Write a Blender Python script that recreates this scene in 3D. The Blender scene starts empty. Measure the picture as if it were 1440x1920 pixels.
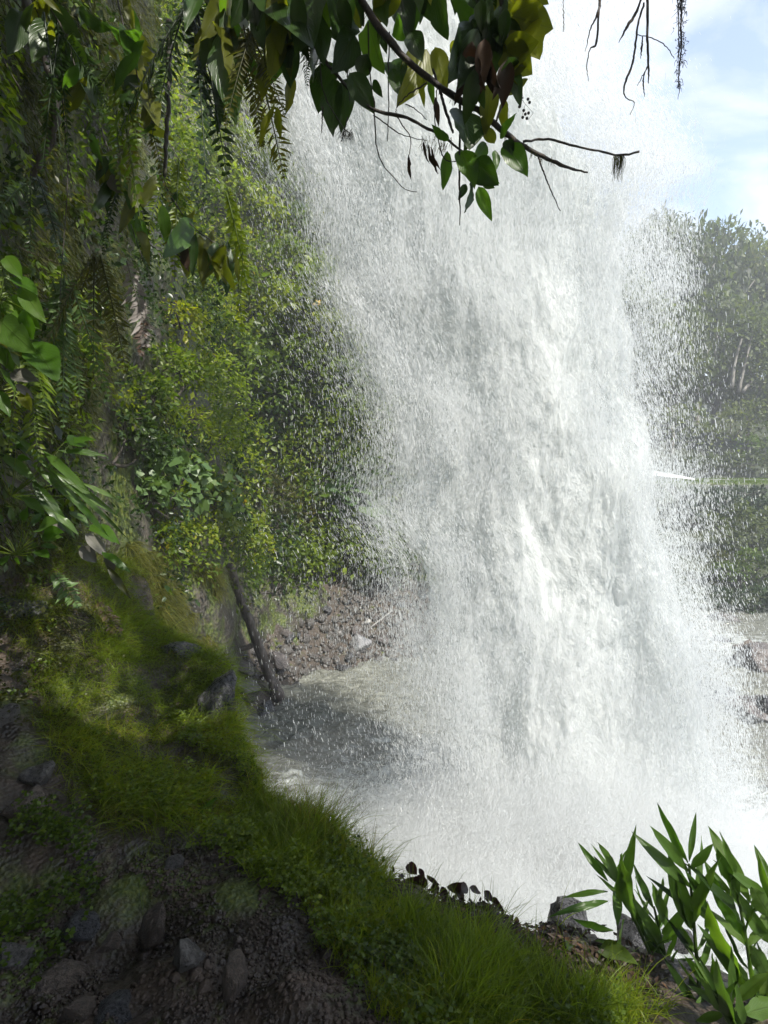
import bpy, math, random
import numpy as np
from mathutils import Vector, Matrix

SC = bpy.context.scene
COL = SC.collection
rng = np.random.default_rng(11)
random.seed(11)
R = math.radians

# ------------------------------------------------------------------ camera
F = 1066.0                      # focal length in photo pixels (photo is 1440 x 1920)
PITCH = math.atan(70 / F)
EYE = np.array([0.0, 0.0, 6.0])
cam = bpy.data.cameras.new('camera')
cam.sensor_fit = 'VERTICAL'
cam.sensor_height = 24.0
cam.lens = 24.0 * F / 1920.0
cam.clip_start = 0.05
cam.clip_end = 2000
camo = bpy.data.objects.new('camera', cam)
COL.objects.link(camo)
camo.location = EYE
camo.rotation_euler = (R(90) - PITCH, 0, 0)
SC.camera = camo
# ------------------------------------------------------------------ world and sun
SUN_EL, SUN_AZ = R(50), R(142)   # azimuth measured from +Y towards +X
w = bpy.data.worlds.new('World')
SC.world = w
w.use_nodes = True
nt = w.node_tree
nt.nodes.clear()
out = nt.nodes.new('ShaderNodeOutputWorld')
bg = nt.nodes.new('ShaderNodeBackground')
bg.inputs['Strength'].default_value = 0.12
sky = nt.nodes.new('ShaderNodeTexSky')
sky.sky_type = 'NISHITA'
sky.sun_disc = False
sky.sun_elevation = SUN_EL
sky.sun_rotation = SUN_AZ
sky.air_density = 1.0
sky.dust_density = 0.6
tc = nt.nodes.new('ShaderNodeTexCoord')
sep = nt.nodes.new('ShaderNodeSeparateXYZ')
nt.links.new(tc.outputs['Generated'], sep.inputs[0])
mx = nt.nodes.new('ShaderNodeMath'); mx.operation = 'MAXIMUM'; mx.inputs[1].default_value = 0.0
nt.links.new(sep.outputs[2], mx.inputs[0])
ad = nt.nodes.new('ShaderNodeMath'); ad.operation = 'ADD'; ad.inputs[1].default_value = 0.25
nt.links.new(mx.outputs[0], ad.inputs[0])
cmb = nt.nodes.new('ShaderNodeCombineXYZ')
for i in (0, 1):
    dv = nt.nodes.new('ShaderNodeMath'); dv.operation = 'DIVIDE'
    nt.links.new(sep.outputs[i], dv.inputs[0]); nt.links.new(ad.outputs[0], dv.inputs[1])
    nt.links.new(dv.outputs[0], cmb.inputs[i])
mp = nt.nodes.new('ShaderNodeMapping'); mp.inputs['Location'].default_value = (0.35, 0.1, 0)
mp.inputs['Rotation'].default_value = (0, 0, 0.5)
mp.inputs['Scale'].default_value = (1.0, 1.25, 1.0)
nt.links.new(cmb.outputs[0], mp.inputs['Vector'])
ns = nt.nodes.new('ShaderNodeTexNoise')
ns.inputs['Scale'].default_value = 2.3; ns.inputs['Detail'].default_value = 9
ns.inputs['Roughness'].default_value = 0.55; ns.inputs['Distortion'].default_value = 0.35
nt.links.new(mp.outputs[0], ns.inputs['Vector'])
cr = nt.nodes.new('ShaderNodeValToRGB')
cr.color_ramp.elements[0].position = 0.42; cr.color_ramp.elements[0].color = (0.12, 0.12, 0.12, 1)
cr.color_ramp.elements[1].position = 0.60; cr.color_ramp.elements[1].color = (1, 1, 1, 1)
nt.links.new(ns.outputs['Fac'], cr.inputs[0])
mixc = nt.nodes.new('ShaderNodeMix'); mixc.data_type = 'RGBA'
nt.links.new(cr.outputs[0], mixc.inputs[0])
nt.links.new(sky.outputs[0], mixc.inputs[6])
mixc.inputs[7].default_value = (4.0, 4.1, 4.3, 1)
nt.links.new(mixc.outputs[2], bg.inputs[0])
nt.links.new(bg.outputs[0], out.inputs[0])

sun = bpy.data.lights.new('sun', 'SUN')
sun.energy = 3.9
sun.angle = R(0.5)
sun.color = (1.0, 0.95, 0.86)
suno = bpy.data.objects.new('sun', sun)
COL.objects.link(suno)
SUND = Vector((math.sin(SUN_AZ) * math.cos(SUN_EL), math.cos(SUN_AZ) * math.cos(SUN_EL), math.sin(SUN_EL)))
suno.rotation_euler = SUND.to_track_quat('Z', 'Y').to_euler()
suno.location = (20, 30, 60)

SC.view_settings.view_transform = 'Standard'
SC.view_settings.look = 'None'
SC.view_settings.exposure = 1.4
SC.view_settings.gamma = 1.0
SC.view_settings.use_curve_mapping = False
SC.render.engine = 'CYCLES'
SC.cycles.max_bounces = 8
SC.cycles.diffuse_bounces = 4
SC.cycles.glossy_bounces = 2
SC.cycles.transmission_bounces = 4
SC.cycles.transparent_max_bounces = 12
SC.cycles.volume_bounces = 1
SC.cycles.caustics_reflective = False
SC.cycles.caustics_refractive = False
SC.cycles.use_denoising = True
SC.cycles.sample_clamp_indirect = 6.0

# ------------------------------------------------------------------ helpers: pixels to points
cp, sp_ = math.cos(PITCH), math.sin(PITCH)


def P(u, v, d):
    """photo pixel + depth along the camera axis -> world point (numpy)"""
    u = np.asarray(u, float); v = np.asarray(v, float); d = np.asarray(d, float)
    xi = (u - 720) / F
    yi = (960 - v) / F
    x = d * xi
    y = d * (cp + yi * sp_)
    z = EYE[2] + d * (yi * cp - sp_)
    return np.stack(np.broadcast_arrays(x, y, z), -1)


def proj(p):
    p = np.asarray(p, float) - EYE
    d = p[..., 1] * cp - p[..., 2] * sp_
    up = p[..., 1] * sp_ + p[..., 2] * cp
    d = np.where(np.abs(d) < 1e-4, 1e-4, d)
    return 720 + F * p[..., 0] / d, 960 - F * up / d, d


def _hash(ix, iy, iz, seed):
    h = (ix.astype(np.int64) * 374761393 + iy.astype(np.int64) * 668265263 + iz.astype(np.int64) * 2147483647 + seed * 974711)
    h = (h ^ (h >> 13)) * 1274126177
    h = h ^ (h >> 16)
    return (h & 0xFFFFF) / float(0xFFFFF)


def vnoise(p, seed=0):
    p = np.asarray(p, float)
    i = np.floor(p); f = p - i
    f = f * f * (3 - 2 * f)
    i = i.astype(np.int64)
    r = 0
    for dx in (0, 1):
        for dy in (0, 1):
            for dz in (0, 1):
                wt = (f[..., 0] if dx else 1 - f[..., 0]) * (f[..., 1] if dy else 1 - f[..., 1]) * (f[..., 2] if dz else 1 - f[..., 2])
                r = r + wt * _hash(i[..., 0] + dx, i[..., 1] + dy, i[..., 2] + dz, seed)
    return r * 2 - 1


def fbm(p, octv=4, seed=0, gain=0.5):
    p = np.asarray(p, float)
    a, s, r = 1.0, 0.0, 0
    for o in range(octv):
        r = r + a * vnoise(p, seed + o * 17)
        s += a; a *= gain; p = p * 2.03 + 3.1
    return r / s


def unit(v):
    v = np.asarray(v, float)
    return v / np.maximum(np.linalg.norm(v, axis=-1, keepdims=True), 1e-9)


# ------------------------------------------------------------------ helpers: objects
def tag(o, label=None, cat=None, group=None, kind=None):
    if label: o['label'] = label
    if cat: o['category'] = cat
    if group: o['group'] = group
    if kind: o['kind'] = kind
    return o


def meshdata(name, verts, tris=None, quads=None, mat=None, tint=None, uv=None, smooth=True):
    """fast mesh build from arrays; tris (n,3) and quads (m,4)"""
    verts = np.asarray(verts, np.float32).reshape(-1, 3)
    me = bpy.data.meshes.new(name)
    loops, starts, n = [], [], 0
    if tris is not None and len(tris):
        tris = np.asarray(tris, np.int32)
        loops.append(tris.ravel()); starts.append(np.arange(len(tris)) * 3); n = len(tris) * 3
    if quads is not None and len(quads):
        quads = np.asarray(quads, np.int32)
        loops.append(quads.ravel()); starts.append(n + np.arange(len(quads)) * 4)
    loops = np.concatenate(loops).astype(np.int32); starts = np.concatenate(starts).astype(np.int32)
    me.vertices.add(len(verts)); me.vertices.foreach_set('co', verts.ravel())
    me.loops.add(len(loops)); me.loops.foreach_set('vertex_index', loops)
    me.polygons.add(len(starts)); me.polygons.foreach_set('loop_start', starts)
    me.update(calc_edges=True)
    if smooth:
        me.polygons.foreach_set('use_smooth', np.ones(len(starts), bool))
    if tint is not None:
        a = me.attributes.new('tint', 'FLOAT', 'POINT')
        a.data.foreach_set('value', np.asarray(tint, np.float32).ravel())
    if uv is not None:
        a = me.attributes.new('flow', 'FLOAT_VECTOR', 'POINT')
        a.data.foreach_set('vector', np.asarray(uv, np.float32).ravel())
    if mat: me.materials.append(mat)
    me.validate()
    return me


def link(name, me, parent=None):
    o = bpy.data.objects.new(name, me)
    COL.objects.link(o)
    if parent is not None: o.parent = parent
    return o


def empty(name, loc, label=None, cat=None, group=None):
    o = bpy.data.objects.new(name, None)
    o.empty_display_size = 0.05
    COL.objects.link(o)
    o.location = loc
    return tag(o, label, cat, group)


def tube(pts, rad, seg=6, cap=True):
    """tube along a polyline: verts, quads, tris"""
    pts = np.asarray(pts, float); n = len(pts)
    rad = np.broadcast_to(np.asarray(rad, float), (n,))
    t = unit(np.gradient(pts, axis=0))
    ref = np.array([0.31, 0.17, 0.93]) if abs(t[0] @ np.array([0, 0, 1.0])) < .9 else np.array([1.0, 0.1, 0])
    a = unit(np.cross(t, ref)); b = np.cross(t, a)
    ang = np.arange(seg) / seg * 2 * np.pi
    v = pts[:, None] + rad[:, None, None] * (a[:, None] * np.cos(ang)[None, :, None] + b[:, None] * np.sin(ang)[None, :, None])
    v = v.reshape(-1, 3)
    q = []
    for i in range(n - 1):
        for j in range(seg):
            q.append((i * seg + j, i * seg + (j + 1) % seg, (i + 1) * seg + (j + 1) % seg, (i + 1) * seg + j))
    tr = []
    if cap:
        v = np.vstack([v, pts[:1], pts[-1:]])
        c0, c1 = n * seg, n * seg + 1
        for j in range(seg):
            tr.append((c0, (j + 1) % seg, j))
            tr.append((c1, (n - 1) * seg + j, (n - 1) * seg + (j + 1) % seg))
    return v, np.array(q), np.array(tr).reshape(-1, 3).astype(int)


class MB:
    def __init__(s): s.v, s.t, s.q, s.ti, s.n = [], [], [], [], 0

    def add(s, v, tris=None, quads=None, tint=0.5):
        v = np.asarray(v, float).reshape(-1, 3)
        if tris is not None and len(tris): s.t.append(np.asarray(tris) + s.n)
        if quads is not None and len(quads): s.q.append(np.asarray(quads) + s.n)
        s.v.append(v); s.ti.append(np.broadcast_to(np.asarray(tint, float), (len(v),))); s.n += len(v)

    def tube(s, pts, rad, seg=6, tint=0.5):
        v, q, t = tube(pts, rad, seg); s.add(v, t, q, tint)

    def box(s, lo, hi, tint=0.5):
        x0, y0, z0 = lo; x1, y1, z1 = hi
        v = [(x0, y0, z0), (x1, y0, z0), (x1, y1, z0), (x0, y1, z0), (x0, y0, z1), (x1, y0, z1), (x1, y1, z1), (x0, y1, z1)]
        s.add(v, None, [(0, 3, 2, 1), (4, 5, 6, 7), (0, 1, 5, 4), (1, 2, 6, 5), (2, 3, 7, 6), (3, 0, 4, 7)], tint)

    def data(s, name, mat, smooth=True):
        return meshdata(name, np.vstack(s.v), np.vstack(s.t) if s.t else None, np.vstack(s.q) if s.q else None, mat, np.concatenate(s.ti), None, smooth)

    def build(s, name, mat, parent=None, smooth=True):
        return link(name, s.data(name, mat, smooth), parent)


def spline(pts, n=16):
    """Catmull-Rom through points"""
    pts = np.asarray(pts, float)
    if len(pts) < 3:
        tt = np.linspace(0, 1, n)[:, None]
        return pts[0] * (1 - tt) + pts[-1] * tt
    p = np.vstack([2 * pts[0] - pts[1], pts, 2 * pts[-1] - pts[-2]])
    m = len(pts) - 1
    o = []
    for s in np.linspace(0, m - 1e-6, n):
        i = int(s); f = s - i
        a, b, c, d = p[i], p[i + 1], p[i + 2], p[i + 3]
        o.append(0.5 * ((2 * b) + (-a + c) * f + (2 * a - 5 * b + 4 * c - d) * f * f + (-a + 3 * b - 3 * c + d) * f ** 3))
    return np.array(o)


# ------------------------------------------------------------------ materials
def N(nt, t, **kw):
    n = nt.nodes.new(t)
    for k, v in kw.items(): setattr(n, k, v)
    return n


def ramp(nt, stops, src=None):
    n = nt.nodes.new('ShaderNodeValToRGB')
    e = n.color_ramp.elements
    while len(e) > 1: e.remove(e[-1])
    e[0].position = stops[0][0]; e[0].color = (*stops[0][1], 1)
    for p, c in stops[1:]:
        q = e.new(p); q.color = (*c, 1)
    if src is not None: nt.links.new(src, n.inputs[0])
    return n


def newmat(name):
    m = bpy.data.materials.new(name); m.use_nodes = True
    nt = m.node_tree; nt.nodes.clear()
    o = nt.nodes.new('ShaderNodeOutputMaterial')
    return m, nt, o


def leaf_mat(name, stops, trans=0.45, rough=0.42, tmul=(1.7, 1.75, 0.7), veins=False, spec=0.4):
    m, nt, o = newmat(name)
    at = N(nt, 'ShaderNodeAttribute', attribute_name='tint')
    geo = N(nt, 'ShaderNodeNewGeometry')
    oi = N(nt, 'ShaderNodeObjectInfo')
    nz = N(nt, 'ShaderNodeTexNoise'); nz.inputs['Scale'].default_value = 9.0 if not veins else 22.0; nz.inputs['Detail'].default_value = 3
    nt.links.new(geo.outputs['Position'], nz.inputs['Vector'])
    a1 = N(nt, 'ShaderNodeMath', operation='MULTIPLY_ADD'); a1.inputs[1].default_value = 0.35
    nt.links.new(nz.outputs['Fac'], a1.inputs[0]); nt.links.new(at.outputs['Fac'], a1.inputs[2])
    a2 = N(nt, 'ShaderNodeMath', operation='MULTIPLY_ADD'); a2.inputs[1].default_value = 0.25
    nt.links.new(oi.outputs['Random'], a2.inputs[0]); nt.links.new(a1.outputs[0], a2.inputs[2])
    a3 = N(nt, 'ShaderNodeMath', operation='SUBTRACT'); a3.inputs[1].default_value = 0.3
    nt.links.new(a2.outputs[0], a3.inputs[0])
    rp = ramp(nt, stops, a3.outputs[0])
    colo = rp.outputs[0]
    pb = N(nt, 'ShaderNodeBsdfPrincipled')
    pb.inputs['Roughness'].default_value = rough
    pb.inputs['Specular IOR Level'].default_value = spec
    if veins:
        uv = N(nt, 'ShaderNodeAttribute', attribute_name='flow')
        sx = N(nt, 'ShaderNodeSeparateXYZ'); nt.links.new(uv.outputs['Vector'], sx.inputs[0])
        ab = N(nt, 'ShaderNodeMath', operation='ABSOLUTE'); nt.links.new(sx.outputs[0], ab.inputs[0])
        # side veins: run forward from the midrib
        s1 = N(nt, 'ShaderNodeMath', operation='MULTIPLY_ADD'); s1.inputs[1].default_value = -0.55
        nt.links.new(ab.outputs[0], s1.inputs[0]); nt.links.new(sx.outputs[1], s1.inputs[2])
        s2 = N(nt, 'ShaderNodeMath', operation='MULTIPLY'); s2.inputs[1].default_value = 9.0; nt.links.new(s1.outputs[0], s2.inputs[0])
        s3 = N(nt, 'ShaderNodeMath', operation='PINGPONG'); s3.inputs[1].default_value = 0.5; nt.links.new(s2.outputs[0], s3.inputs[0])
        s4 = N(nt, 'ShaderNodeMapRange'); s4.inputs[1].default_value = 0.0; s4.inputs[2].default_value = 0.12; s4.inputs[3].default_value = 0.6; s4.inputs[4].default_value = 0.0
        nt.links.new(s3.outputs[0], s4.inputs[0])
        s5 = N(nt, 'ShaderNodeMapRange'); s5.inputs[1].default_value = 0.0; s5.inputs[2].default_value = 0.07; s5.inputs[3].default_value = 1.0; s5.inputs[4].default_value = 0.0
        nt.links.new(ab.outputs[0], s5.inputs[0])
        s6 = N(nt, 'ShaderNodeMath', operation='MAXIMUM'); nt.links.new(s4.outputs[0], s6.inputs[0]); nt.links.new(s5.outputs[0], s6.inputs[1])
        mv = N(nt, 'ShaderNodeMix', data_type='RGBA')
        fm = N(nt, 'ShaderNodeMath', operation='MULTIPLY'); fm.inputs[1].default_value = 0.45
        nt.links.new(s6.outputs[0], fm.inputs[0]); nt.links.new(fm.outputs[0], mv.inputs[0])
        nt.links.new(colo, mv.inputs[6]); mv.inputs[7].default_value = (0.035, 0.05, 0.012, 1)
        colo = mv.outputs[2]
        bp = N(nt, 'ShaderNodeBump'); bp.inputs['Strength'].default_value = 0.35; bp.inputs['Distance'].default_value = 0.004; bp.invert = True
        nt.links.new(s6.outputs[0], bp.inputs['Height']); nt.links.new(bp.outputs[0], pb.inputs['Normal'])
    nt.links.new(colo, pb.inputs['Base Color'])
    tr = N(nt, 'ShaderNodeBsdfTranslucent')
    mc = N(nt, 'ShaderNodeMix', data_type='RGBA', blend_type='MULTIPLY'); mc.inputs[0].default_value = 1.0
    nt.links.new(colo, mc.inputs[6]); mc.inputs[7].default_value = (*tmul, 1)
    nt.links.new(mc.outputs[2], tr.inputs[0])
    ms = N(nt, 'ShaderNodeMixShader'); ms.inputs[0].default_value = trans
    nt.links.new(pb.outputs[0], ms.inputs[1]); nt.links.new(tr.outputs[0], ms.inputs[2])
    nt.links.new(ms.outputs[0], o.inputs[0])
    return m


def ground_mat(name, stops, scale=6.0, detail=8, rough=(0.5, 0.9), bump=0.6, dist=0.03, scale2=40.0, moss=None, mossthr=0.55, distort=0.4, stretch=(1, 1, 1), spec=0.5):
    m, nt, o = newmat(name)
    tcx = N(nt, 'ShaderNodeTexCoord')
    mpg = N(nt, 'ShaderNodeMapping'); mpg.inputs['Scale'].default_value = stretch
    nt.links.new(tcx.outputs['Object'], mpg.inputs[0])
    n1 = N(nt, 'ShaderNodeTexNoise'); n1.inputs['Scale'].default_value = scale; n1.inputs['Detail'].default_value = detail; n1.inputs['Distortion'].default_value = distort
    n1.inputs['Roughness'].default_value = 0.62
    n2 = N(nt, 'ShaderNodeTexNoise'); n2.inputs['Scale'].default_value = scale2; n2.inputs['Detail'].default_value = 5
    v1 = N(nt, 'ShaderNodeTexVoronoi'); v1.inputs['Scale'].default_value = scale2 * .8
    for n in (n1, n2, v1): nt.links.new(mpg.outputs[0], n.inputs['Vector'])
    mixn = N(nt, 'ShaderNodeMath', operation='MULTIPLY_ADD'); mixn.inputs[1].default_value = 0.35
    nt.links.new(n2.outputs['Fac'], mixn.inputs[0]); nt.links.new(n1.outputs['Fac'], mixn.inputs[2])
    sb = N(nt, 'ShaderNodeMath', operation='SUBTRACT'); sb.inputs[1].default_value = 0.17
    nt.links.new(mixn.outputs[0], sb.inputs[0])
    rp = ramp(nt, stops, sb.outputs[0])
    colo = rp.outputs[0]
    pb = N(nt, 'ShaderNodeBsdfPrincipled')
    pb.inputs['Specular IOR Level'].default_value = spec
    if moss:
        n3 = N(nt, 'ShaderNodeTexNoise'); n3.inputs['Scale'].default_value = 2.2; n3.inputs['Detail'].default_value = 7; n3.inputs['Roughness'].default_value = .65
        nt.links.new(tcx.outputs['Object'], n3.inputs['Vector'])
        rm = N(nt, 'ShaderNodeMapRange'); rm.inputs[1].default_value = mossthr - .06; rm.inputs[2].default_value = mossthr + .06
        nt.links.new(n3.outputs['Fac'], rm.inputs[0])
        rmo = ramp(nt, moss, n2.outputs['Fac'])
        mm = N(nt, 'ShaderNodeMix', data_type='RGBA')
        nt.links.new(rm.outputs[0], mm.inputs[0]); nt.links.new(colo, mm.inputs[6]); nt.links.new(rmo.outputs[0], mm.inputs[7])
        colo = mm.outputs[2]
    nt.links.new(colo, pb.inputs['Base Color'])
    rr = N(nt, 'ShaderNodeMapRange'); rr.inputs[1].default_value = .35; rr.inputs[2].default_value = .65; rr.inputs[3].default_value = rough[0]; rr.inputs[4].default_value = rough[1]
    nt.links.new(n1.outputs['Fac'], rr.inputs[0]); nt.links.new(rr.outputs[0], pb.inputs['Roughness'])
    h = N(nt, 'ShaderNodeMath', operation='MULTIPLY_ADD'); h.inputs[1].default_value = 0.3
    nt.links.new(v1.outputs['Distance'], h.inputs[0]); nt.links.new(mixn.outputs[0], h.inputs[2])
    bp = N(nt, 'ShaderNodeBump'); bp.inputs['Strength'].default_value = bump; bp.inputs['Distance'].default_value = dist
    nt.links.new(h.outputs[0], bp.inputs['Height']); nt.links.new(bp.outputs[0], pb.inputs['Normal'])
    nt.links.new(pb.outputs[0], o.inputs[0])
    return m


MOSS = [(.3, (.018, .03, .006)), (.55, (.06, .08, .012)), (.75, (.13, .14, .02))]
M = {}
M['soil'] = ground_mat('soil', [(.3, (.016, .011, .008)), (.5, (.04, .027, .019)), (.7, (.075, .052, .037))], 5, rough=(.35, .85), bump=.9, dist=.03, scale2=55)
M['bank'] = ground_mat('bank_soil', [(.3, (.02, .016, .012)), (.5, (.05, .039, .03)), (.72, (.10, .08, .064))], 2.2, rough=(.6, .95), bump=.9, dist=.12, scale2=14, moss=MOSS, mossthr=.62)
M['cliff'] = ground_mat('cliff_rock', [(.3, (.012, .011, .009)), (.5, (.03, .026, .02)), (.72, (.07, .06, .045))], 1.8, rough=(.3, .8), bump=.9, dist=.12, scale2=16, moss=MOSS, mossthr=.5)
M['ledge'] = ground_mat('ledge_soil', [(.3, (.014, .011, .008)), (.5, (.036, .026, .018)), (.7, (.08, .056, .04))], 5, rough=(.3, .8), bump=.9, dist=.03, scale2=60, moss=MOSS, mossthr=.57)
M['rock'] = ground_mat('rock', [(.3, (.024, .022, .02)), (.5, (.06, .055, .05)), (.7, (.14, .13, .12))], 5, rough=(.22, .6), bump=.7, dist=.03, scale2=30)
M['rock_pale'] = ground_mat('pale_rock', [(.3, (.06, .06, .062)), (.5, (.13, .13, .135)), (.7, (.28, .28, .285))], 6, rough=(.25, .5), bump=.6, dist=.02, scale2=35)
M['rock_brown'] = ground_mat('brown_rock', [(.3, (.02, .015, .011)), (.5, (.058, .043, .032)), (.7, (.13, .1, .078))], 6, rough=(.3, .65), bump=.8, dist=.02, scale2=30)
M['rock_dark'] = ground_mat('dark_rock', [(.3, (.012, .012, .013)), (.5, (.032, .032, .034)), (.75, (.12, .12, .13))], 7, rough=(.15, .5), bump=.9, dist=.02, scale2=30)
M['rock_mauve'] = ground_mat('mauve_rock', [(.3, (.035, .03, .029)), (.5, (.085, .074, .07)), (.7, (.17, .15, .14))], 3, rough=(.35, .7), bump=.8, dist=.08, scale2=14)
M['bark'] = ground_mat('bark', [(.3, (.010, .008, .006)), (.5, (.026, .021, .016)), (.7, (.06, .05, .038))], 12, rough=(.6, .9), bump=1, dist=.01, scale2=60, stretch=(1, 1, .25), moss=MOSS, mossthr=.6)
M['dark_bark'] = ground_mat('dark_bark', [(.3, (.008, .006, .005)), (.5, (.02, .015, .011)), (.7, (.05, .036, .025))], 30, rough=(.6, .9), bump=1, dist=.004, scale2=150)
M['log'] = ground_mat('log_wood', [(.3, (.025, .02, .016)), (.5, (.075, .06, .05)), (.7, (.18, .15, .13))], 5, rough=(.5, .85), bump=1, dist=.03, scale2=18, stretch=(2.2, 2.2, .3))
M['pale_bark'] = ground_mat('pale_bark', [(.3, (.08, .075, .065)), (.5, (.16, .15, .13)), (.7, (.28, .26, .23))], 3, rough=(.7, .9), bump=.6, dist=.03, scale2=20, stretch=(1, 1, .3))
M['hill'] = ground_mat('hill_ground', [(.3, (.012, .018, .006)), (.5, (.026, .036, .011)), (.7, (.05, .055, .02))], .8, rough=(.8, 1), bump=.6, dist=.3, scale2=8)
M['lawn'] = ground_mat('lawn_grass', [(.3, (.03, .045, .012)), (.5, (.06, .08, .018)), (.7, (.10, .11, .026))], 1.2, rough=(.8, 1), bump=.5, dist=.05, scale2=18)
M['path'] = ground_mat('path_stone', [(.3, (.25, .24, .22)), (.7, (.38, .37, .35))], 3, bump=.3, dist=.02)
M['wall'] = ground_mat('dark_wall', [(.3, (.008, .009, .008)), (.5, (.018, .02, .018)), (.7, (.045, .048, .042))], 2.5, rough=(.6, .9), bump=.8, dist=.08, scale2=9, moss=[(.3, (.012, .022, .006)), (.6, (.035, .055, .012))], mossthr=.5)
M['white'] = ground_mat('white_metal', [(.3, (.7, .71, .72)), (.7, (.82, .82, .82))], 2, rough=(.35, .5), bump=.05, dist=.01)
M['riverbed'] = M['rock']
LV = {}
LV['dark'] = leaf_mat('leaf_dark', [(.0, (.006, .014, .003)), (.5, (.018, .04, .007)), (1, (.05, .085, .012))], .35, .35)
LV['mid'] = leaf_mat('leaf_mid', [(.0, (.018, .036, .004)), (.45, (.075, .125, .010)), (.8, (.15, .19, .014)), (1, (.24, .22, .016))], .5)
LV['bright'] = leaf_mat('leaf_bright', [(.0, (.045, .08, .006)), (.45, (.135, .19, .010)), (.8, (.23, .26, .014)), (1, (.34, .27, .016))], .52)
LV['pale'] = leaf_mat('leaf_pale', [(.0, (.03, .06, .02)), (.45, (.07, .125, .04)), (.8, (.11, .17, .06)), (1, (.17, .2, .07))], .35)
LV['olive'] = leaf_mat('leaf_olive', [(.0, (.02, .025, .004)), (.5, (.06, .065, .01)), (1, (.14, .12, .015))], .5)
LV['far'] = leaf_mat('leaf_far', [(.0, (.02, .032, .01)), (.45, (.065, .09, .022)), (.8, (.115, .135, .032)), (1, (.16, .16, .045))], .42, .55)
LV['yellow'] = leaf_mat('leaf_yellow', [(.0, (.55, .36, .01)), (1, (.7, .48, .02))], .5, tmul=(1.1, 1.0, .5))
LV['dead'] = leaf_mat('leaf_dead', [(.0, (.1, .088, .075)), (.5, (.2, .18, .165)), (1, (.32, .29, .27))], .3, .6, (1, .95, .9))
LV['brown'] = leaf_mat('leaf_brown', [(.0, (.012, .008, .006)), (.5, (.035, .02, .012)), (1, (.1, .05, .02))], .2, .6, (1.3, 1, .7))
LV['drygrass'] = leaf_mat('dry_grass', [(.0, (.06, .05, .014)), (.5, (.14, .12, .03)), (1, (.24, .2, .07))], .4, .6)
LV['grass'] = leaf_mat('grass_blade', [(.0, (.045, .07, .008)), (.45, (.13, .19, .016)), (.8, (.2, .23, .02)), (1, (.27, .21, .03))], .5, .5)
LV['moss'] = leaf_mat('moss_strand', [(.0, (.012, .016, .004)), (.5, (.06, .07, .010)), (1, (.15, .14, .02))], .4, .8)
LV['v_dark'] = leaf_mat('near_leaf_dark', [(.0, (.008, .02, .004)), (.5, (.022, .05, .008)), (1, (.05, .09, .012))], .4, .35, veins=True)
LV['v_green'] = leaf_mat('near_leaf_green', [(.0, (.025, .06, .008)), (.5, (.05, .115, .012)), (1, (.10, .16, .016))], .55, .35, veins=True)
LV['v_olive'] = leaf_mat('near_leaf_olive', [(.0, (.05, .06, .006)), (.5, (.11, .125, .01)), (1, (.17, .17, .014))], .6, .4, veins=True)
LV['v_ginger'] = leaf_mat('ginger_leaf', [(.0, (.03, .065, .012)), (.5, (.065, .125, .022)), (1, (.12, .17, .04))], .45, .3, veins=True, spec=.5)
LV['v_red'] = leaf_mat('red_leaf', [(.0, (.012, .006, .008)), (.5, (.028, .011, .013)), (1, (.07, .022, .022))], .25, .35, (1.6, .7, .7), veins=True)
LV['v_grey'] = leaf_mat('grey_leaf', [(.0, (.06, .058, .05)), (.5, (.11, .105, .09)), (1, (.18, .165, .14))], .15, .5, (1, 1, 1), veins=True)


def water_mat():
    m, nt, o = newmat('river_water')
    geo = N(nt, 'ShaderNodeNewGeometry')
    mpg = N(nt, 'ShaderNodeMapping'); mpg.inputs['Rotation'].default_value = (0, 0, .5); mpg.inputs['Scale'].default_value = (.55, 1.5, 1)
    nt.links.new(geo.outputs['Position'], mpg.inputs[0])
    n1 = N(nt, 'ShaderNodeTexNoise'); n1.inputs['Scale'].default_value = 3.2; n1.inputs['Detail'].default_value = 7; n1.inputs['Roughness'].default_value = .6; n1.inputs['Distortion'].default_value = .9
    nt.links.new(mpg.outputs[0], n1.inputs['Vector'])
    at = N(nt, 'ShaderNodeAttribute', attribute_name='tint')     # how churned the water is
    ad = N(nt, 'ShaderNodeMath', operation='ADD'); nt.links.new(n1.outputs['Fac'], ad.inputs[0]); nt.links.new(at.outputs['Fac'], ad.inputs[1])
    fo = N(nt, 'ShaderNodeMapRange'); fo.inputs[1].default_value = .53; fo.inputs[2].default_value = .85  # pale streaks: foam, spread further to imitate glints on the ripples
    nt.links.new(ad.outputs[0], fo.inputs[0])
    mc = N(nt, 'ShaderNodeMix', data_type='RGBA'); mc.inputs[6].default_value = (.2, .205, .175, 1); mc.inputs[7].default_value = (.72, .76, .75, 1)
    nt.links.new(fo.outputs[0], mc.inputs[0])
    pb = N(nt, 'ShaderNodeBsdfPrincipled'); pb.inputs['IOR'].default_value = 1.33
    nt.links.new(mc.outputs[2], pb.inputs['Base Color'])
    rr = N(nt, 'ShaderNodeMapRange'); rr.inputs[3].default_value = .07; rr.inputs[4].default_value = .7
    nt.links.new(fo.outputs[0], rr.inputs[0]); nt.links.new(rr.outputs[0], pb.inputs['Roughness'])
    bp = N(nt, 'ShaderNodeBump'); bp.inputs['Strength'].default_value = 1.0; bp.inputs['Distance'].default_value = .4
    nt.links.new(n1.outputs['Fac'], bp.inputs['Height']); nt.links.new(bp.outputs[0], pb.inputs['Normal'])
    nt.links.new(pb.outputs[0], o.inputs[0])
    return m


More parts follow.
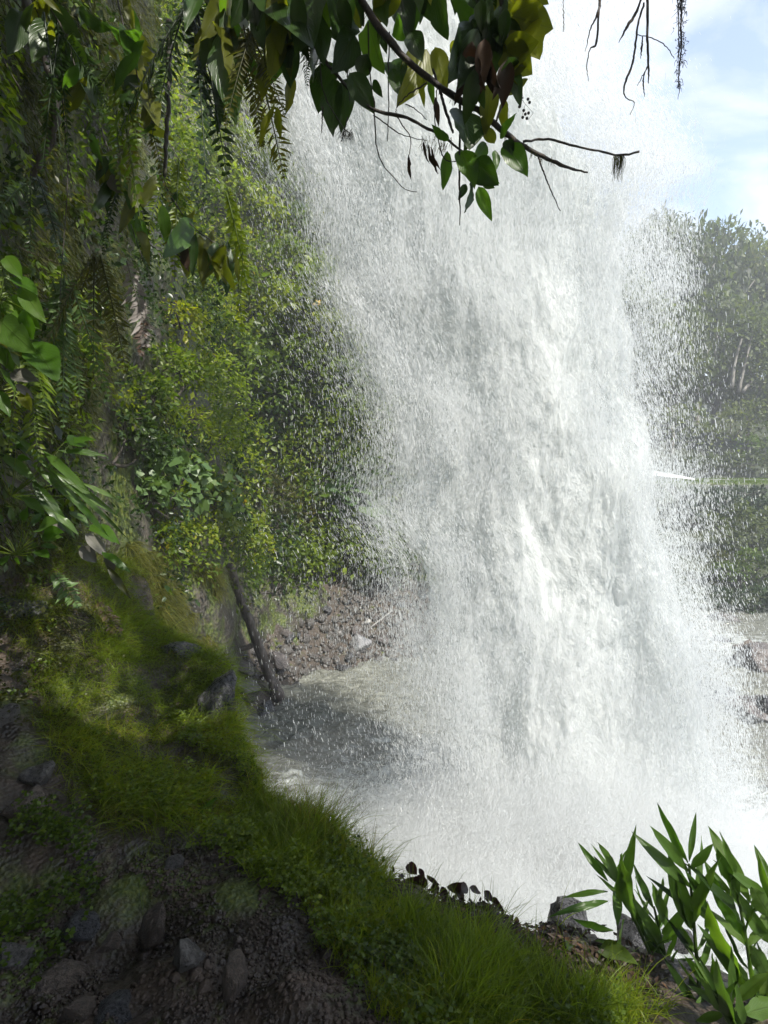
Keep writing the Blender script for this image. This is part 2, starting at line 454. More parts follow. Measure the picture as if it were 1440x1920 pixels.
def fall_mat():
    """white aerated water: scatters both ways, torn into lumps along the flow"""
    m, nt, o = newmat('falling_water')
    fl = N(nt, 'ShaderNodeAttribute', attribute_name='flow')      # x across (m), y down the flow (m), z layer
    ed = N(nt, 'ShaderNodeAttribute', attribute_name='tint')      # metres in from the edge
    mpg = N(nt, 'ShaderNodeMapping'); mpg.inputs['Scale'].default_value = (1.0, .38, 7.3)
    nt.links.new(fl.outputs['Vector'], mpg.inputs[0])
    n1 = N(nt, 'ShaderNodeTexNoise'); n1.inputs['Scale'].default_value = 2.4; n1.inputs['Detail'].default_value = 9; n1.inputs['Roughness'].default_value = .68; n1.inputs['Distortion'].default_value = .5
    nt.links.new(mpg.outputs[0], n1.inputs['Vector'])
    n2 = N(nt, 'ShaderNodeTexNoise'); n2.inputs['Scale'].default_value = 22; n2.inputs['Detail'].default_value = 6; n2.inputs['Roughness'].default_value = .7
    nt.links.new(mpg.outputs[0], n2.inputs['Vector'])
    bp = N(nt, 'ShaderNodeBump'); bp.inputs['Strength'].default_value = .5; bp.inputs['Distance'].default_value = .2
    s = N(nt, 'ShaderNodeMath', operation='MULTIPLY_ADD'); s.inputs[1].default_value = .55
    nt.links.new(n2.outputs['Fac'], s.inputs[0]); nt.links.new(n1.outputs['Fac'], s.inputs[2])
    nt.links.new(s.outputs[0], bp.inputs['Height'])
    df = N(nt, 'ShaderNodeBsdfDiffuse'); df.inputs[0].default_value = (.86, .885, .88, 1)
    tr = N(nt, 'ShaderNodeBsdfTranslucent'); tr.inputs[0].default_value = (.86, .885, .88, 1)
    nt.links.new(bp.outputs[0], df.inputs['Normal']); nt.links.new(bp.outputs[0], tr.inputs['Normal'])
    ms = N(nt, 'ShaderNodeMixShader'); ms.inputs[0].default_value = .55
    nt.links.new(df.outputs[0], ms.inputs[1]); nt.links.new(tr.outputs[0], ms.inputs[2])
    # torn edges and gaps
    a1 = N(nt, 'ShaderNodeMath', operation='MULTIPLY_ADD'); a1.inputs[1].default_value = 3.2; a1.inputs[2].default_value = -1.85
    nt.links.new(s.outputs[0], a1.inputs[0])
    a2 = N(nt, 'ShaderNodeMath', operation='ADD'); nt.links.new(a1.outputs[0], a2.inputs[0]); nt.links.new(ed.outputs['Fac'], a2.inputs[1])
    a3 = N(nt, 'ShaderNodeMapRange'); a3.inputs[1].default_value = -.05; a3.inputs[2].default_value = .75
    nt.links.new(a2.outputs[0], a3.inputs[0])
    tp = N(nt, 'ShaderNodeBsdfTransparent')
    mo = N(nt, 'ShaderNodeMixShader'); nt.links.new(a3.outputs[0], mo.inputs[0]); nt.links.new(tp.outputs[0], mo.inputs[1]); nt.links.new(ms.outputs[0], mo.inputs[2])
    nt.links.new(mo.outputs[0], o.inputs[0])
    return m


def drop_mat():
    m, nt, o = newmat('water_drop')
    df = N(nt, 'ShaderNodeBsdfDiffuse'); df.inputs[0].default_value = (.79, .81, .82, 1)
    tr = N(nt, 'ShaderNodeBsdfTranslucent'); tr.inputs[0].default_value = (.79, .81, .82, 1)
    ms = N(nt, 'ShaderNodeMixShader'); ms.inputs[0].default_value = .5
    nt.links.new(df.outputs[0], ms.inputs[1]); nt.links.new(tr.outputs[0], ms.inputs[2]); nt.links.new(ms.outputs[0], o.inputs[0])
    return m


M['water'] = water_mat(); M['fall'] = fall_mat(); M['drop'] = drop_mat()

# ------------------------------------------------------------------ the cliff and valley side on the left
FOOT = np.array([(-2.4, -4), (-2.45, -1), (-2.55, 1.5), (-2.8, 3.5), (-3.0, 5.5), (-3.05, 8.0), (-3.3, 11), (-4.1, 14.2), (-3.9, 17.4),
                 (-2.4, 19.6), (-0.7, 20.6), (1.0, 21.4), (3.0, 24), (5.0, 30), (8, 40), (12, 55)], float)
fs = spline(np.c_[FOOT, np.zeros(len(FOOT))], 340)[:, :2]
tg = unit(np.gradient(fs, axis=0)); nrm = np.c_[-tg[:, 1], tg[:, 0]]     # points away from the river
lean = np.interp(fs[:, 1], [-4, 4, 6.5, 10, 14, 18, 22, 60], [-.10, -.10, -.03, .06, .17, .27, .30, .5])
ZS = np.linspace(-1.0, 27, 190)
base = fs[:, None, :] + nrm[:, None, :] * (lean[:, None] * (ZS[None, :] - 2.5))[..., None]
cl = np.concatenate([base, np.broadcast_to(ZS[None, :, None], base.shape[:2] + (1,))], -1)
amp = np.interp(fs[:, 1], [0, 5, 12, 20], [.16, .3, .7, .9])[:, None]
dsp = fbm(cl * np.array([.35, .35, .3]), 5, 3) * amp * 1.6
cl[..., :2] += nrm[:, None, :] * dsp[..., None]
nt_, nz_ = cl.shape[:2]


def gridq(a, b):
    i, j = np.meshgrid(np.arange(a - 1), np.arange(b - 1), indexing='ij')
    k = (i * b + j).ravel()
    return np.stack([k, k + b, k + b + 1, k + 1], -1)


cliff = link('cliff', meshdata('cliff', cl.reshape(-1, 3), None, gridq(nt_, nz_), M['cliff']))
tag(cliff, kind='structure')
CN = unit(np.concatenate([-nrm, np.full((nt_, 1), .25)], 1))            # outward direction by column
cu, cv, cd = proj(cl)


def on_cliff(u, v):
    """frontmost cliff point seen at a photo pixel, with its outward direction"""
    e = (cu - u) ** 2 + (cv - v) ** 2
    e = np.where(cd < 1, 1e9, e)
    m = e < max(e.min() * 2.2, 14 ** 2)
    dd = np.where(m, cd, 1e9)
    k = np.unravel_index(np.argmin(dd), dd.shape)
    return cl[k].copy(), CN[k[0]].copy()


# unseen overhang above the camera, roof and lip shaped to shade the ledge
gx, gy = np.meshgrid(np.linspace(-5, 3.0, 50), np.linspace(-6, 1.7, 60), indexing='ij')
lip = np.interp(gx, [-5, -1.9, -1.3, -.8, 0, 3.0], [4.2, 3.9, 2.5, 1.0, .2, .4]) + .15 * np.sin(gx * 5.1)
gy = -6 + (gy + 6) / 7.7 * (lip + 6)
prof = np.interp(lip - gy, [0, .3, .7, 8], [8.75, 8.6, 8.5, 8.4]) + np.clip(gy - 1.2, 0, 3) * .45
gx = gx + np.clip((gx - 1.5) / 1.5, 0, 1) * (-.35 + .5 * fbm(np.stack([gy * .9, gy * 0, gx * 0 + 3], -1), 3, 33))
gz = prof + fbm(np.stack([gx, gy, prof], -1) * .7, 4, 8) * .25 
lo = np.stack([gx, gy, gz], -1); hi = np.stack([gx, gy, gz + .3], -1)
nn = gx.size
q1 = gridq(*gx.shape)
rim = np.concatenate([np.arange(60), np.arange(1, 50) * 60 + 59, 49 * 60 + np.arange(58, -1, -1), np.arange(48, 0, -1) * 60])
rq = np.stack([rim, np.roll(rim, -1), np.roll(rim, -1) + nn, rim + nn], -1)
ov = link('shading_overhang', meshdata('shading_overhang', np.vstack([lo.reshape(-1, 3), hi.reshape(-1, 3)]), None, np.vstack([q1[:, ::-1], q1 + nn, rq]), M['cliff']))
tag(ov, kind='structure')

# ------------------------------------------------------------------ the ledge we stand on
EDGE = [(1900, 1850, 2.0), (1440, 1830, 2.0), (1200, 1775, 2.2), (1020, 1745, 2.35), (850, 1695, 2.4), (700, 1630, 2.45), (600, 1560, 2.65), (500, 1500, 2.95), (462, 1400, 3.4),
        (445, 1300, 3.85), (425, 1235, 4.3), (370, 1205, 4.7), (300, 1185, 5.2), (250, 1130, 6.0), (200, 1060, 7.4)]
EP = np.array([P(*e) for e in EDGE])
CTRL = [(100, 1045, 4.5), (180, 1020, 5.2), (250, 1110, 5.2), (100, 1180, 3.9), (250, 1220, 4.3), (350, 1300, 3.9), (100, 1330, 3.35), (300, 1430, 3.2),
        (0, 1330, 3.0), (0, 1470, 2.6), (150, 1540, 2.5), (300, 1580, 2.45), (420, 1590, 2.5), (0, 1700, 2.1), (230, 1750, 2.02), (450, 1740, 2.02), (600, 1690, 2.15),
        (700, 1790, 1.95), (900, 1830, 1.85), (1100, 1890, 1.78), (0, 1900, 1.72), (300, 1900, 1.66), (600, 1900, 1.66), (-150, 1150, 3.6), (-100, 1500, 2.5), (0, 1100, 4.0)]
CPn = np.vstack([EP, [P(*c) for c in CTRL], [(-2, -1, 4.5), (0, -1, 4.4), (2, -1, 4.2), (0, .5, 4.42), (2, 1, 3.95), (3.5, 1, 3.9), (-2.4, 6, 5.2)]])


def rbf_fit(xy, z, lam=.02):
    n = len(xy)
    A = np.linalg.norm(xy[:, None] - xy[None], axis=-1) + np.eye(n) * -lam
    Q = np.c_[np.ones(n), xy]
    K = np.block([[A, Q], [Q.T, np.zeros((3, 3))]])
    return np.linalg.solve(K, np.r_[z, 0, 0, 0])


RW = rbf_fit(CPn[:, :2], CPn[:, 2])


def top_z(xy):
    xy = np.asarray(xy, float)
    r = np.linalg.norm(xy[..., None, :] - CPn[:, :2], axis=-1)
    return r @ RW[:-3] + RW[-3] + xy @ RW[-2:]


EXY = EP[:, :2]


def edge_sd(xy):
    """signed distance to the ledge rim, positive beyond it"""
    xy = np.asarray(xy, float)
    best = np.full(xy.shape[:-1], 1e9); sgn = np.ones(xy.shape[:-1])
    for a, b in zip(EXY[:-1], EXY[1:]):
        ab = b - a
        t = np.clip(((xy - a) @ ab) / (ab @ ab), 0, 1)
        q = a + t[..., None] * ab
        d = np.linalg.norm(xy - q, axis=-1)
        cr_ = ab[0] * (xy[..., 1] - a[1]) - ab[1] * (xy[..., 0] - a[0])
        up = d < best
        best = np.where(up, d, best); sgn = np.where(up, np.where(cr_ < 0, 1, -1), sgn)
    return best * sgn


def ledge_z(xy):
    xy = np.asarray(xy, float)
    sd = edge_sd(xy)
    z = top_z(xy)
    p3 = np.concatenate([xy, z[..., None]], -1)
    z = z + fbm(p3 * 2.2, 4, 21) * .13 + fbm(p3 * 7, 4, 25) * .04
    s = np.clip(sd / .75, 0, 1)
    z = z - .02 * np.clip(1 + sd / .12, 0, 1) ** 2 * (sd < 0) - (.02 + 6.5 * s ** .9) * (sd >= 0)
    return np.maximum(z, -1.0)


lx, ly = np.meshgrid(np.linspace(-3.6, 4.2, 261), np.linspace(-2.5, 8.2, 330), indexing='ij')
lxy = np.stack([lx, ly], -1)
lz = ledge_z(lxy)
ledge_pts = np.concatenate([lxy, lz[..., None]], -1)
ledge = link('ledge', meshdata('ledge', ledge_pts.reshape(-1, 3), None, gridq(*lx.shape), M['ledge']))
tag(ledge, kind='structure')
LP = ledge_pts.reshape(-1, 3); LU, LVv, LD = proj(LP)


def on_ledge(u, v):
    e = (LU - u) ** 2 + (LVv - v) ** 2
    e = np.where(LD < .6, 1e9, e)
    m = e < max(e.min() * 2, 64)
    return LP[np.argmin(np.where(m, LD, 1e9))].copy()


# ------------------------------------------------------------------ river, shore, far ground
def churn(x, y):
    d = np.hypot((x - 2.6) / 1.6, (y - 8.6))
    return np.clip(.42 - d * .10, -.16, .42)


parts = []
wx, wy = np.meshgrid(np.concatenate([np.linspace(-5, 7, 300), np.linspace(7.2, 60, 120)]), np.concatenate([np.linspace(2.2, 20, 330), np.linspace(20.2, 75, 150)]), indexing='ij')
p3 = np.stack([wx * .8 + wy * .25, wy * 1.3 - wx * .3, wx * 0], -1)
wz = fbm(p3 * .9, 5, 40) * .2 + fbm(p3 * 3.1, 3, 47) * .1
wz *= np.interp(np.hypot(wx - 2.5, wy - 8.6), [0, 4, 12, 30], [1.7, 1.4, .9, .7])
riv = link('river_water', meshdata('river_water', np.stack([wx, wy, wz], -1).reshape(-1, 3), None, gridq(*wx.shape), M['water'], churn(wx, wy) + .3 * np.exp(-((wx - 12.8) / 2.5) ** 2 - ((wy - 20.3) / 2.2) ** 2)))
tag(riv, kind='structure')

gx, gy = np.meshgrid(np.linspace(-75, 135, 60), np.linspace(-40, 150, 60), indexing='ij')
gnd = link('ground', meshdata('ground', np.stack([gx, gy, np.full_like(gx, -1.2)], -1).reshape(-1, 3), None, gridq(*gx.shape), M['hill']))
tag(gnd, kind='structure')

# rubble bank between the soil foot and the pool
SH = np.array([(-4.6, 13.0, -4.4, 12.4), (-4.2, 14.2, -3.1, 14.0), (-4.0, 17.4, -2.9, 15.6), (-2.4, 19.6, -2.3, 17.0), (-.7, 20.6, -.4, 17.9), (1.0, 21.4, 1.4, 18.6), (3, 24, 3.4, 20.6), (5, 30, 6.4, 27)], float)
shs = spline(np.c_[SH[:, :2], np.zeros(len(SH))], 120)[:, :2]; she = spline(np.c_[SH[:, 2:], np.zeros(len(SH))], 120)[:, :2]
k = np.linspace(-.25, 1.5, 60)
bk = shs[:, None] * (1 - k[None, :, None]) + she[:, None] * k[None, :, None]
zt = np.interp(k, [-.25, 0, .22, .5, 1.0, 1.5], [2.6, 2.3, 1.55, .75, .06, -.6])
topscale = np.interp(np.linspace(0, 1, 120), [0, .3, .5, .65, 1], [1.15, 1.1, 1.12, 1.0, .75])
bz = zt[None, :] * np.where(zt > 0, 1, 1)[None, :] * topscale[:, None]
b3 = np.concatenate([bk, bz[..., None]], -1)
b3[..., 2] += fbm(b3 * 1.3, 5, 60) * .22 + fbm(b3 * 5, 3, 66) * .06
bank = link('river_bank', meshdata('river_bank', b3.reshape(-1, 3), None, gridq(120, 60), M['bank']))
tag(bank, kind='structure')
bu, bv, bd = proj(b3)


def on_bank(u, v):
    e = (bu - u) ** 2 + (bv - v) ** 2
    m = e < max(e.min() * 2, 40)
    return b3.reshape(-1, 3)[np.argmin(np.where(m, bd, 1e9))].copy()


# right-hand side: river bank with lawn terrace and wooded hill behind
def far_z(x, y):
    f = y - np.interp(x, [0, 10, 20, 30, 60, 120], [46, 38, 36.5, 36, 34, 34])      # distance beyond the terrace front
    z = np.where(f < 0, np.interp(f, [-18, -12.2, -9, -3, 0], [-2.2, -.4, .9, 2.4, 3.4]), 0)
    z = np.where(f >= 0, np.interp(f, [0, .15, 1, 7, 9, 22, 60, 110], [3.4, 5.2, 5.35, 5.5, 6.2, 11.5, 22, 26]), z)
    return z


gx, gy = np.meshgrid(np.linspace(4, 132, 180), np.concatenate([np.linspace(20, 50, 150), np.linspace(50.5, 148, 70)]), indexing='ij')
gz = far_z(gx, gy)
rough = fbm(np.stack([gx, gy, gz], -1) * .35, 4, 70)
fr = gy - np.interp(gx, [0, 10, 20, 30, 60, 120], [46, 38, 36.5, 36, 34, 34])
gz = gz + rough * np.where((fr > -.2) & (fr < 7), .03, np.where(fr < 0, .4, .8))
hill = link('hillside', meshdata('hillside', np.stack([gx, gy, gz], -1).reshape(-1, 3), None, gridq(*gx.shape), M['hill']))
tag(hill, kind='structure')

def ico(sub):
    t = (1 + 5 ** .5) / 2
    v = unit(np.array([(-1, t, 0), (1, t, 0), (-1, -t, 0), (1, -t, 0), (0, -1, t), (0, 1, t), (0, -1, -t), (0, 1, -t), (t, 0, -1), (t, 0, 1), (-t, 0, -1), (-t, 0, 1)], float))
    f = [(0, 11, 5), (0, 5, 1), (0, 1, 7), (0, 7, 10), (0, 10, 11), (1, 5, 9), (5, 11, 4), (11, 10, 2), (10, 7, 6), (7, 1, 8), (3, 9, 4), (3, 4, 2), (3, 2, 6), (3, 6, 8), (3, 8, 9), (4, 9, 5), (2, 4, 11), (6, 2, 10), (8, 6, 7), (9, 8, 1)]
    v = list(map(tuple, v)); 
    for _ in range(sub):
        c = {}; g = []
        def mid(a, b):
            k = (min(a, b), max(a, b))
            if k not in c:
                v.append(tuple(unit((np.array(v[a]) + np.array(v[b])) / 2))); c[k] = len(v) - 1
            return c[k]
        for a, b_, d_ in f:
            x, y, z = mid(a, b_), mid(b_, d_), mid(d_, a)
            g += [(a, x, z), (b_, y, x), (d_, z, y), (x, y, z)]
        f = g
    return np.array(v), np.array(f)


ICO = {k: ico(k) for k in (0, 1, 2, 3, 4)}



# ------------------------------------------------------------------ the waterfall
def yfall(z): return 8.7 - 1.3 * np.clip(np.asarray(z) / 17.0, -.1, 1.1) ** 2


def at_fall(u, v):
    yi = (960 - v) / F
    z = 6.0
    for _ in range(30):
        d = yfall(z) / (cp + yi * sp_); z = 6 + d * (yi * cp - sp_)
    return (u - 720) / F * d, z


FE = [(-420, 470, 1030), (-200, 505, 1050), (0, 540, 1062), (150, 562, 1085), (240, 578, 1130), (330, 595, 1180), (450, 640, 1165), (600, 690, 1175), (800, 745, 1200), (1000, 782, 1228),
      (1200, 815, 1295), (1400, 830, 1345), (1560, 830, 1370), (1700, 830, 1385)]
FZ, FL, FR = [], [], []
for v, a, b in FE:
    xa, z = at_fall(a, v); xb, _ = at_fall(b, v)
    FZ.append(z); FL.append(xa); FR.append(xb)
FZ, FL, FR = (np.array(q)[::-1] for q in (FZ, FL, FR))


def fall_x(z):
    z = np.asarray(z, float)
    wob = lambda k: fbm(np.stack([z * .75, z * 0 + k, z * 0], -1), 4, 180, .6)
    return np.interp(z, FZ, FL) + .32 * wob(2.0), np.interp(z, FZ, FR) + .22 * wob(7.0)


zs = np.linspace(-.4, FZ[-1], 420); ss = np.linspace(0, 1, 170)
Vv, Ff, Ti, Fl = [], [], [], []
n0 = 0
for lay, (oy, es, seed) in enumerate([(.35, -.2, 5), (0.0, .15, 6), (-.3, -.25, 7)]):
    L, Rr = fall_x(zs)
    wid = (Rr - L)
    x = L[None] + (ss[:, None]) * wid[None]
    z = np.broadcast_to(zs[None], x.shape)
    ylump = np.stack([x * 1.25 - z * .1, z * .42, np.full_like(x, lay * 9.1)], -1)
    f1 = fbm(ylump, 6, 100 + seed, .55)
    f2 = fbm(ylump * 3.3, 4, 130 + seed, .6)
    bul = np.sin(np.pi * ss)[:, None] ** 1.0 * .35
    y = yfall(z) + oy * (np.sin(np.pi * ss)[:, None] ** .8) - .55 * bul + f1 * .36 + f2 * .09
    x = x + fbm(ylump + 31, 4, 160 + seed) * .22
    edge = np.minimum(ss[:, None] * wid[None], (1 - ss[:, None]) * wid[None])
    ti = np.clip((edge - .25 - 1.0 * np.clip(.5 - ss[:, None], 0, 1) * np.clip(.45 + 1.5 * fbm(ylump * 1.5 + 50, 5, 190, .65), -.2, 1.4)) * 1.15, -1.2, 1.4) + es
    # the upper right of the sheet thins out into separate strands
    thin = np.clip((z - 9.2) / 2.0, 0, 1) * np.clip((ss[:, None] - .74) / .2, 0, 1)
    ti = ti - thin * 1.4
    Vv.append(np.stack([x, y, z], -1).reshape(-1, 3)); Ti.append(ti.ravel())
    Fl.append(np.stack([ss[:, None] * 3.8 + 0 * z, z + 0 * x, np.full_like(x, lay)], -1).reshape(-1, 3))
    Ff.append(gridq(*x.shape) + n0); n0 += x.size
fall = link('waterfall', meshdata('waterfall', np.vstack(Vv), None, np.vstack(Ff), M['fall'], np.concatenate(Ti), np.vstack(Fl)))
tag(fall, kind='structure')


def streaks(name, pos, dirs, length, radius, mat):
    """falling drops as short fine strands, one object"""
    n = len(pos)
    hc = bpy.data.hair_curves.new(name)
    hc.add_curves([2] * n)
    a = pos - dirs * (length / 2)[:, None]; b = pos + dirs * (length / 2)[:, None]
    p = np.stack([a, b], 1).reshape(-1, 3).astype(np.float32)
    hc.position_data.foreach_set('vector', p.ravel())
    ra = hc.attributes.get('radius') or hc.attributes.new('radius', 'FLOAT', 'POINT')
    ra.data.foreach_set('value', np.repeat(radius, 2).astype(np.float32))
    hc.materials.append(mat)
    o = bpy.data.objects.new(name, hc); COL.objects.link(o)
    return tag(o, kind='stuff')


def flowdir(s, z):
    L0, R0 = fall_x(z); L1, R1 = fall_x(z - .5)
    dx = (L1 - L0) * (1 - s) + (R1 - R0) * s
    return unit(np.stack([dx, np.full_like(dx, .04), np.full_like(dx, -.5)], -1))


def spray_points(n, s_fn, y_lo, y_hi, zlo, zhi, clump=.0, seed=0, zpow=1.0):
    z = zlo + (zhi - zlo) * rng.random(n) ** zpow
    L, Rr = fall_x(z)
    off, side = s_fn(n, z)
    x = np.where(side == 0, L - off, np.where(side == 1, Rr + off, L + off * (Rr - L)))
    s = np.clip((x - L) / (Rr - L), -.6, 1.6)
    y = yfall(z) + y_lo + (y_hi - y_lo) * rng.random(n)
    p = np.stack([x, y, z], -1)
    if clump:
        f = fbm(np.stack([s * 5.5, z * .9, y * .8], -1), 4, seed, .6)
        keep = rng.random(n) < np.clip(.5 + f * clump, .03, 1)
        p, s, z = p[keep], s[keep], z[keep]
    d = flowdir(s, z) + rng.normal(0, .07, (len(p), 3))
    return p, unit(d)


def left_halo(n, z):
    sc = np.interp(z, [0, 3, 6, 10, 13], [.68, .52, .36, .24, .2])
    g = rng.random(n); return np.where(g < .45, rng.normal(-.25, .45, n), np.where(g < .8, rng.normal(0, 1, n) * sc * .75 + .05, rng.normal(0, 1, n) * sc * 1.9 + .1)), np.zeros(n)


def right_halo(n, z):
    sc = np.interp(z, [0, 3, 5, 8, 10, 13], [.13, .14, .2, .22, .18, .22])
    g = rng.random(n); return np.where(g < .5, rng.normal(-.3, .35, n), np.where(g < .85, rng.normal(0, 1, n) * sc * 1.2, rng.normal(0, 1, n) * sc * 2.3 + .1)), np.ones(n)


def inside(n, z): return rng.beta(1.25, 1.5, n) + rng.normal(0, .05, n), np.full(n, 2)


S = []
S.append((*spray_points(480000, left_halo, -1.1, .7, -.1, 13.5, 1.0, 201), .75))
S.append((*spray_points(270000, right_halo, -1.1, .7, -.1, 12.0, 1.0, 202), .8))
S.append((*spray_points(620000, inside, -1.1, -.1, -.1, 14, 2.2, 203), .55))
veil_x = lambda n, z: (rng.random(n) * 1.25 - .1, np.ones(n))
S.append((*spray_points(40000, veil_x, -.3, .6, 8.6, 13.2, 1.2, 204), .8))
pos = np.vstack([a for a, b, c in S]); dr = np.vstack([b for a, b, c in S])
ln = rng.lognormal(math.log(.042), .45, len(pos)); rd = np.clip(rng.lognormal(math.log(.0016), .5, len(pos)), .0006, .006); scl = np.concatenate([np.full(len(a), c) for a, b, c in S]); rd = rd * scl; ln = ln * np.sqrt(scl)
streaks('spray', pos, dr, ln, rd, M['drop'])
# drizzle of bigger drops between the ledge and the far bank
n = 2500
dd = 3.5 + 9 * rng.random(n) ** .8
uu = 480 + 850 * rng.random(n) ** 1.3; vv = 100 + 1500 * rng.random(n)
pz = P(uu, vv, dd); pz = pz[(pz[:, 2] > .1)]
streaks('drizzle', pz, unit(np.array([0.05, 0, -1.0]) + rng.normal(0, .05, (len(pz), 3))), rng.lognormal(math.log(.024), .4, len(pz)), np.clip(rng.lognormal(math.log(.0013), .4, len(pz)), .0007, .004) , M['drop'])
# mist thrown up where the water lands
n = 1000000
t = rng.random(n)
mxp = rng.normal(2.6, 1.9, n); myp = rng.normal(8.2, 1.0, n); mzp = np.abs(rng.normal(0, 1.0, n)) * np.exp(-((mxp - 2.8) / 3.0) ** 2) + .02
f = fbm(np.stack([mxp * .8, myp * .8, mzp * .8], -1), 4, 210)
kp = (rng.random(n) < np.clip(.55 + f * 1.1, 0, 1)) & (myp > 4.6) & (mxp > -1.4)
mist = np.stack([mxp, myp, mzp], -1)[kp]
streaks('mist', mist, unit(rng.normal(0, .22, (len(mist), 3)) + np.array([0, 0, -1.])), rng.lognormal(math.log(.016), .5, len(mist)), np.clip(rng.lognormal(math.log(.0014), .4, len(mist)), .0007, .004), M['drop'])

# denser cloud of fine mist round the foot of the fall
def mist_cloud(c, r, dens, seed):
    v, f = ICO[4]
    v2 = v * (1 + .35 * fbm(v * 1.7 + seed, 4, seed)[:, None]) * np.array(r) + np.array(c)
    mm, mnt, mo = newmat('mist_air')
    pv = N(mnt, 'ShaderNodeVolumePrincipled'); pv.inputs['Color'].default_value = (.95, .97, .98, 1); pv.inputs['Density'].default_value = dens; pv.inputs['Anisotropy'].default_value = .1
    mnt.links.new(pv.outputs[0], mo.inputs['Volume'])
    tag(link('mist_cloud', meshdata('mist_cloud', v2, f, None, mm)), kind='stuff')


mist_cloud((2.9, 7.9, .55), (3.3, 2.0, 1.25), .2, 3)
mist_cloud((2.6, 8.3, .5), (4.6, 3.0, 2.2), .03, 4)

# thrown splashes at the landing
n = 90000
a0 = rng.random(n) * 6.28; r0 = np.abs(rng.normal(0, 1.0, n)); c0 = rng.integers(0, 34, n)
cx_ = rng.normal(2.6, 1.3, 34)[c0]; cy_ = rng.normal(7.6, .7, 34)[c0]; hh_ = rng.lognormal(math.log(.6), .5, 34)[c0]
sp3 = np.stack([cx_ + np.cos(a0) * r0 * .5, cy_ + np.sin(a0) * r0 * .35, np.abs(rng.normal(0, 1, n)) * hh_ * np.exp(-r0 * .6)], -1)
streaks('splash', sp3, unit(np.stack([np.cos(a0) * .25, np.sin(a0) * .2, .3 + np.abs(rng.normal(.3, .5, n))], -1)), rng.lognormal(math.log(.011), .5, n), np.clip(rng.lognormal(math.log(.0022), .5, n), .001, .007), M['drop'])

# haze of spray-laden air
hz_ = MB(); hz_.box((-78, -43, -2.4), (138, 153, 60))
hzo = hz_.build('haze', None, None, False)
hm, hnt, ho = newmat('haze_air')
pv = N(hnt, 'ShaderNodeVolumePrincipled'); pv.inputs['Color'].default_value = (.88, .92, 1, 1); pv.inputs['Density'].default_value = .0025; pv.inputs['Anisotropy'].default_value = .2
hnt.links.new(pv.outputs[0], ho.inputs['Volume'])
hzo.data.materials.append(hm)
tag(hzo, kind='stuff')
# ------------------------------------------------------------------ foliage makers
KITE = np.array([(0, 0, 0), (-.5, .45, .07), (0, 1, -.05), (.5, .45, .07)])
KT = np.array([(0, 2, 1), (0, 3, 2)])


def kites(pos, axis, normal, length, width, tint):
    """many folded two-facet leaves"""
    axis = unit(axis); side = unit(np.cross(axis, normal)); nn_ = np.cross(side, axis)
    L = length[:, None, None]; W = width[:, None, None]
    k = KITE[None]
    v = pos[:, None] + k[..., 0:1] * W * side[:, None] + k[..., 1:2] * L * axis[:, None] + k[..., 2:3] * L * nn_[:, None]
    t = (KT[None] + (np.arange(len(pos)) * 4)[:, None, None]).reshape(-1, 3)
    return v.reshape(-1, 3), t, np.repeat(tint, 4)


def clump_leaves(cen, rad, n, size, tint, up=.5, out=None, flat=1.0, droop=.3, ar=.55):
    """leaves on the outside of an uneven mound"""
    d = unit(rng.normal(0, 1, (n, 3)) + (np.array([0, 0, up]) if out is None else np.asarray(out) * .8 + np.array([0, 0, up])))
    bump = 1 + .35 * vnoise(d * 2.2 + cen, 300)
    r = rad * bump[:, None] * (.45 + .55 * rng.random((n, 1)) ** .5)
    p = cen + d * r * np.array([1, 1, flat])
    ax = unit(d * .6 + rng.normal(0, .6, (n, 3)) + np.array([0, 0, -droop]))
    no = unit(d + rng.normal(0, .45, (n, 3)) + np.array([0, 0, .6]))
    ln_ = size * rng.lognormal(0, .28, n)
    return kites(p, ax, no, ln_, ln_ * ar, tint + rng.normal(0, .12, n))


class LB(MB):
    def clump(s, *a, **k):
        v, t, ti = clump_leaves(*a, **k); s.add(v, t, None, ti)


# undergrowth covering the whole cliff
U = {'mid': LB(), 'dark': LB(), 'bright': LB()}
nc = 1500
ti_ = rng.integers(10, nt_ - 40, nc); zi_ = rng.integers(0, nz_, nc)
for i, j in zip(ti_, zi_):
    p = cl[i, j]; y = p[1]
    if y < 1.0 or y > 33: continue
    if p[2] < np.interp(y, [0, 9, 12, 14, 18, 21, 30], [4.4, 4.2, 3.6, 3.2, 2.5, 2.6, 1.0]): continue
    q = proj(p)
    if q[0] < -250 or q[0] > 1200 or q[1] < -350: continue
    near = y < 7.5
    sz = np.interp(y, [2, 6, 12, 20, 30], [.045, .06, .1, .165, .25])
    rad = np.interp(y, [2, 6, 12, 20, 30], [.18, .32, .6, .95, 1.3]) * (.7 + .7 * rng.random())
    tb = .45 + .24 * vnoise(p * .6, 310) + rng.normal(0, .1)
    key = 'dark' if (near and rng.random() < .75) else ('bright' if vnoise(p * .35, 320) > .15 and y > 9 else ('dark' if rng.random() < .4 else 'mid'))  # dark leaves mixed into the far growth imitate shaded gaps
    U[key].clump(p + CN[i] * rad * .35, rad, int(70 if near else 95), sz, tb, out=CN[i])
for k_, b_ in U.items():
    o = b_.build('undergrowth', LV[k_]); tag(o, kind='stuff')

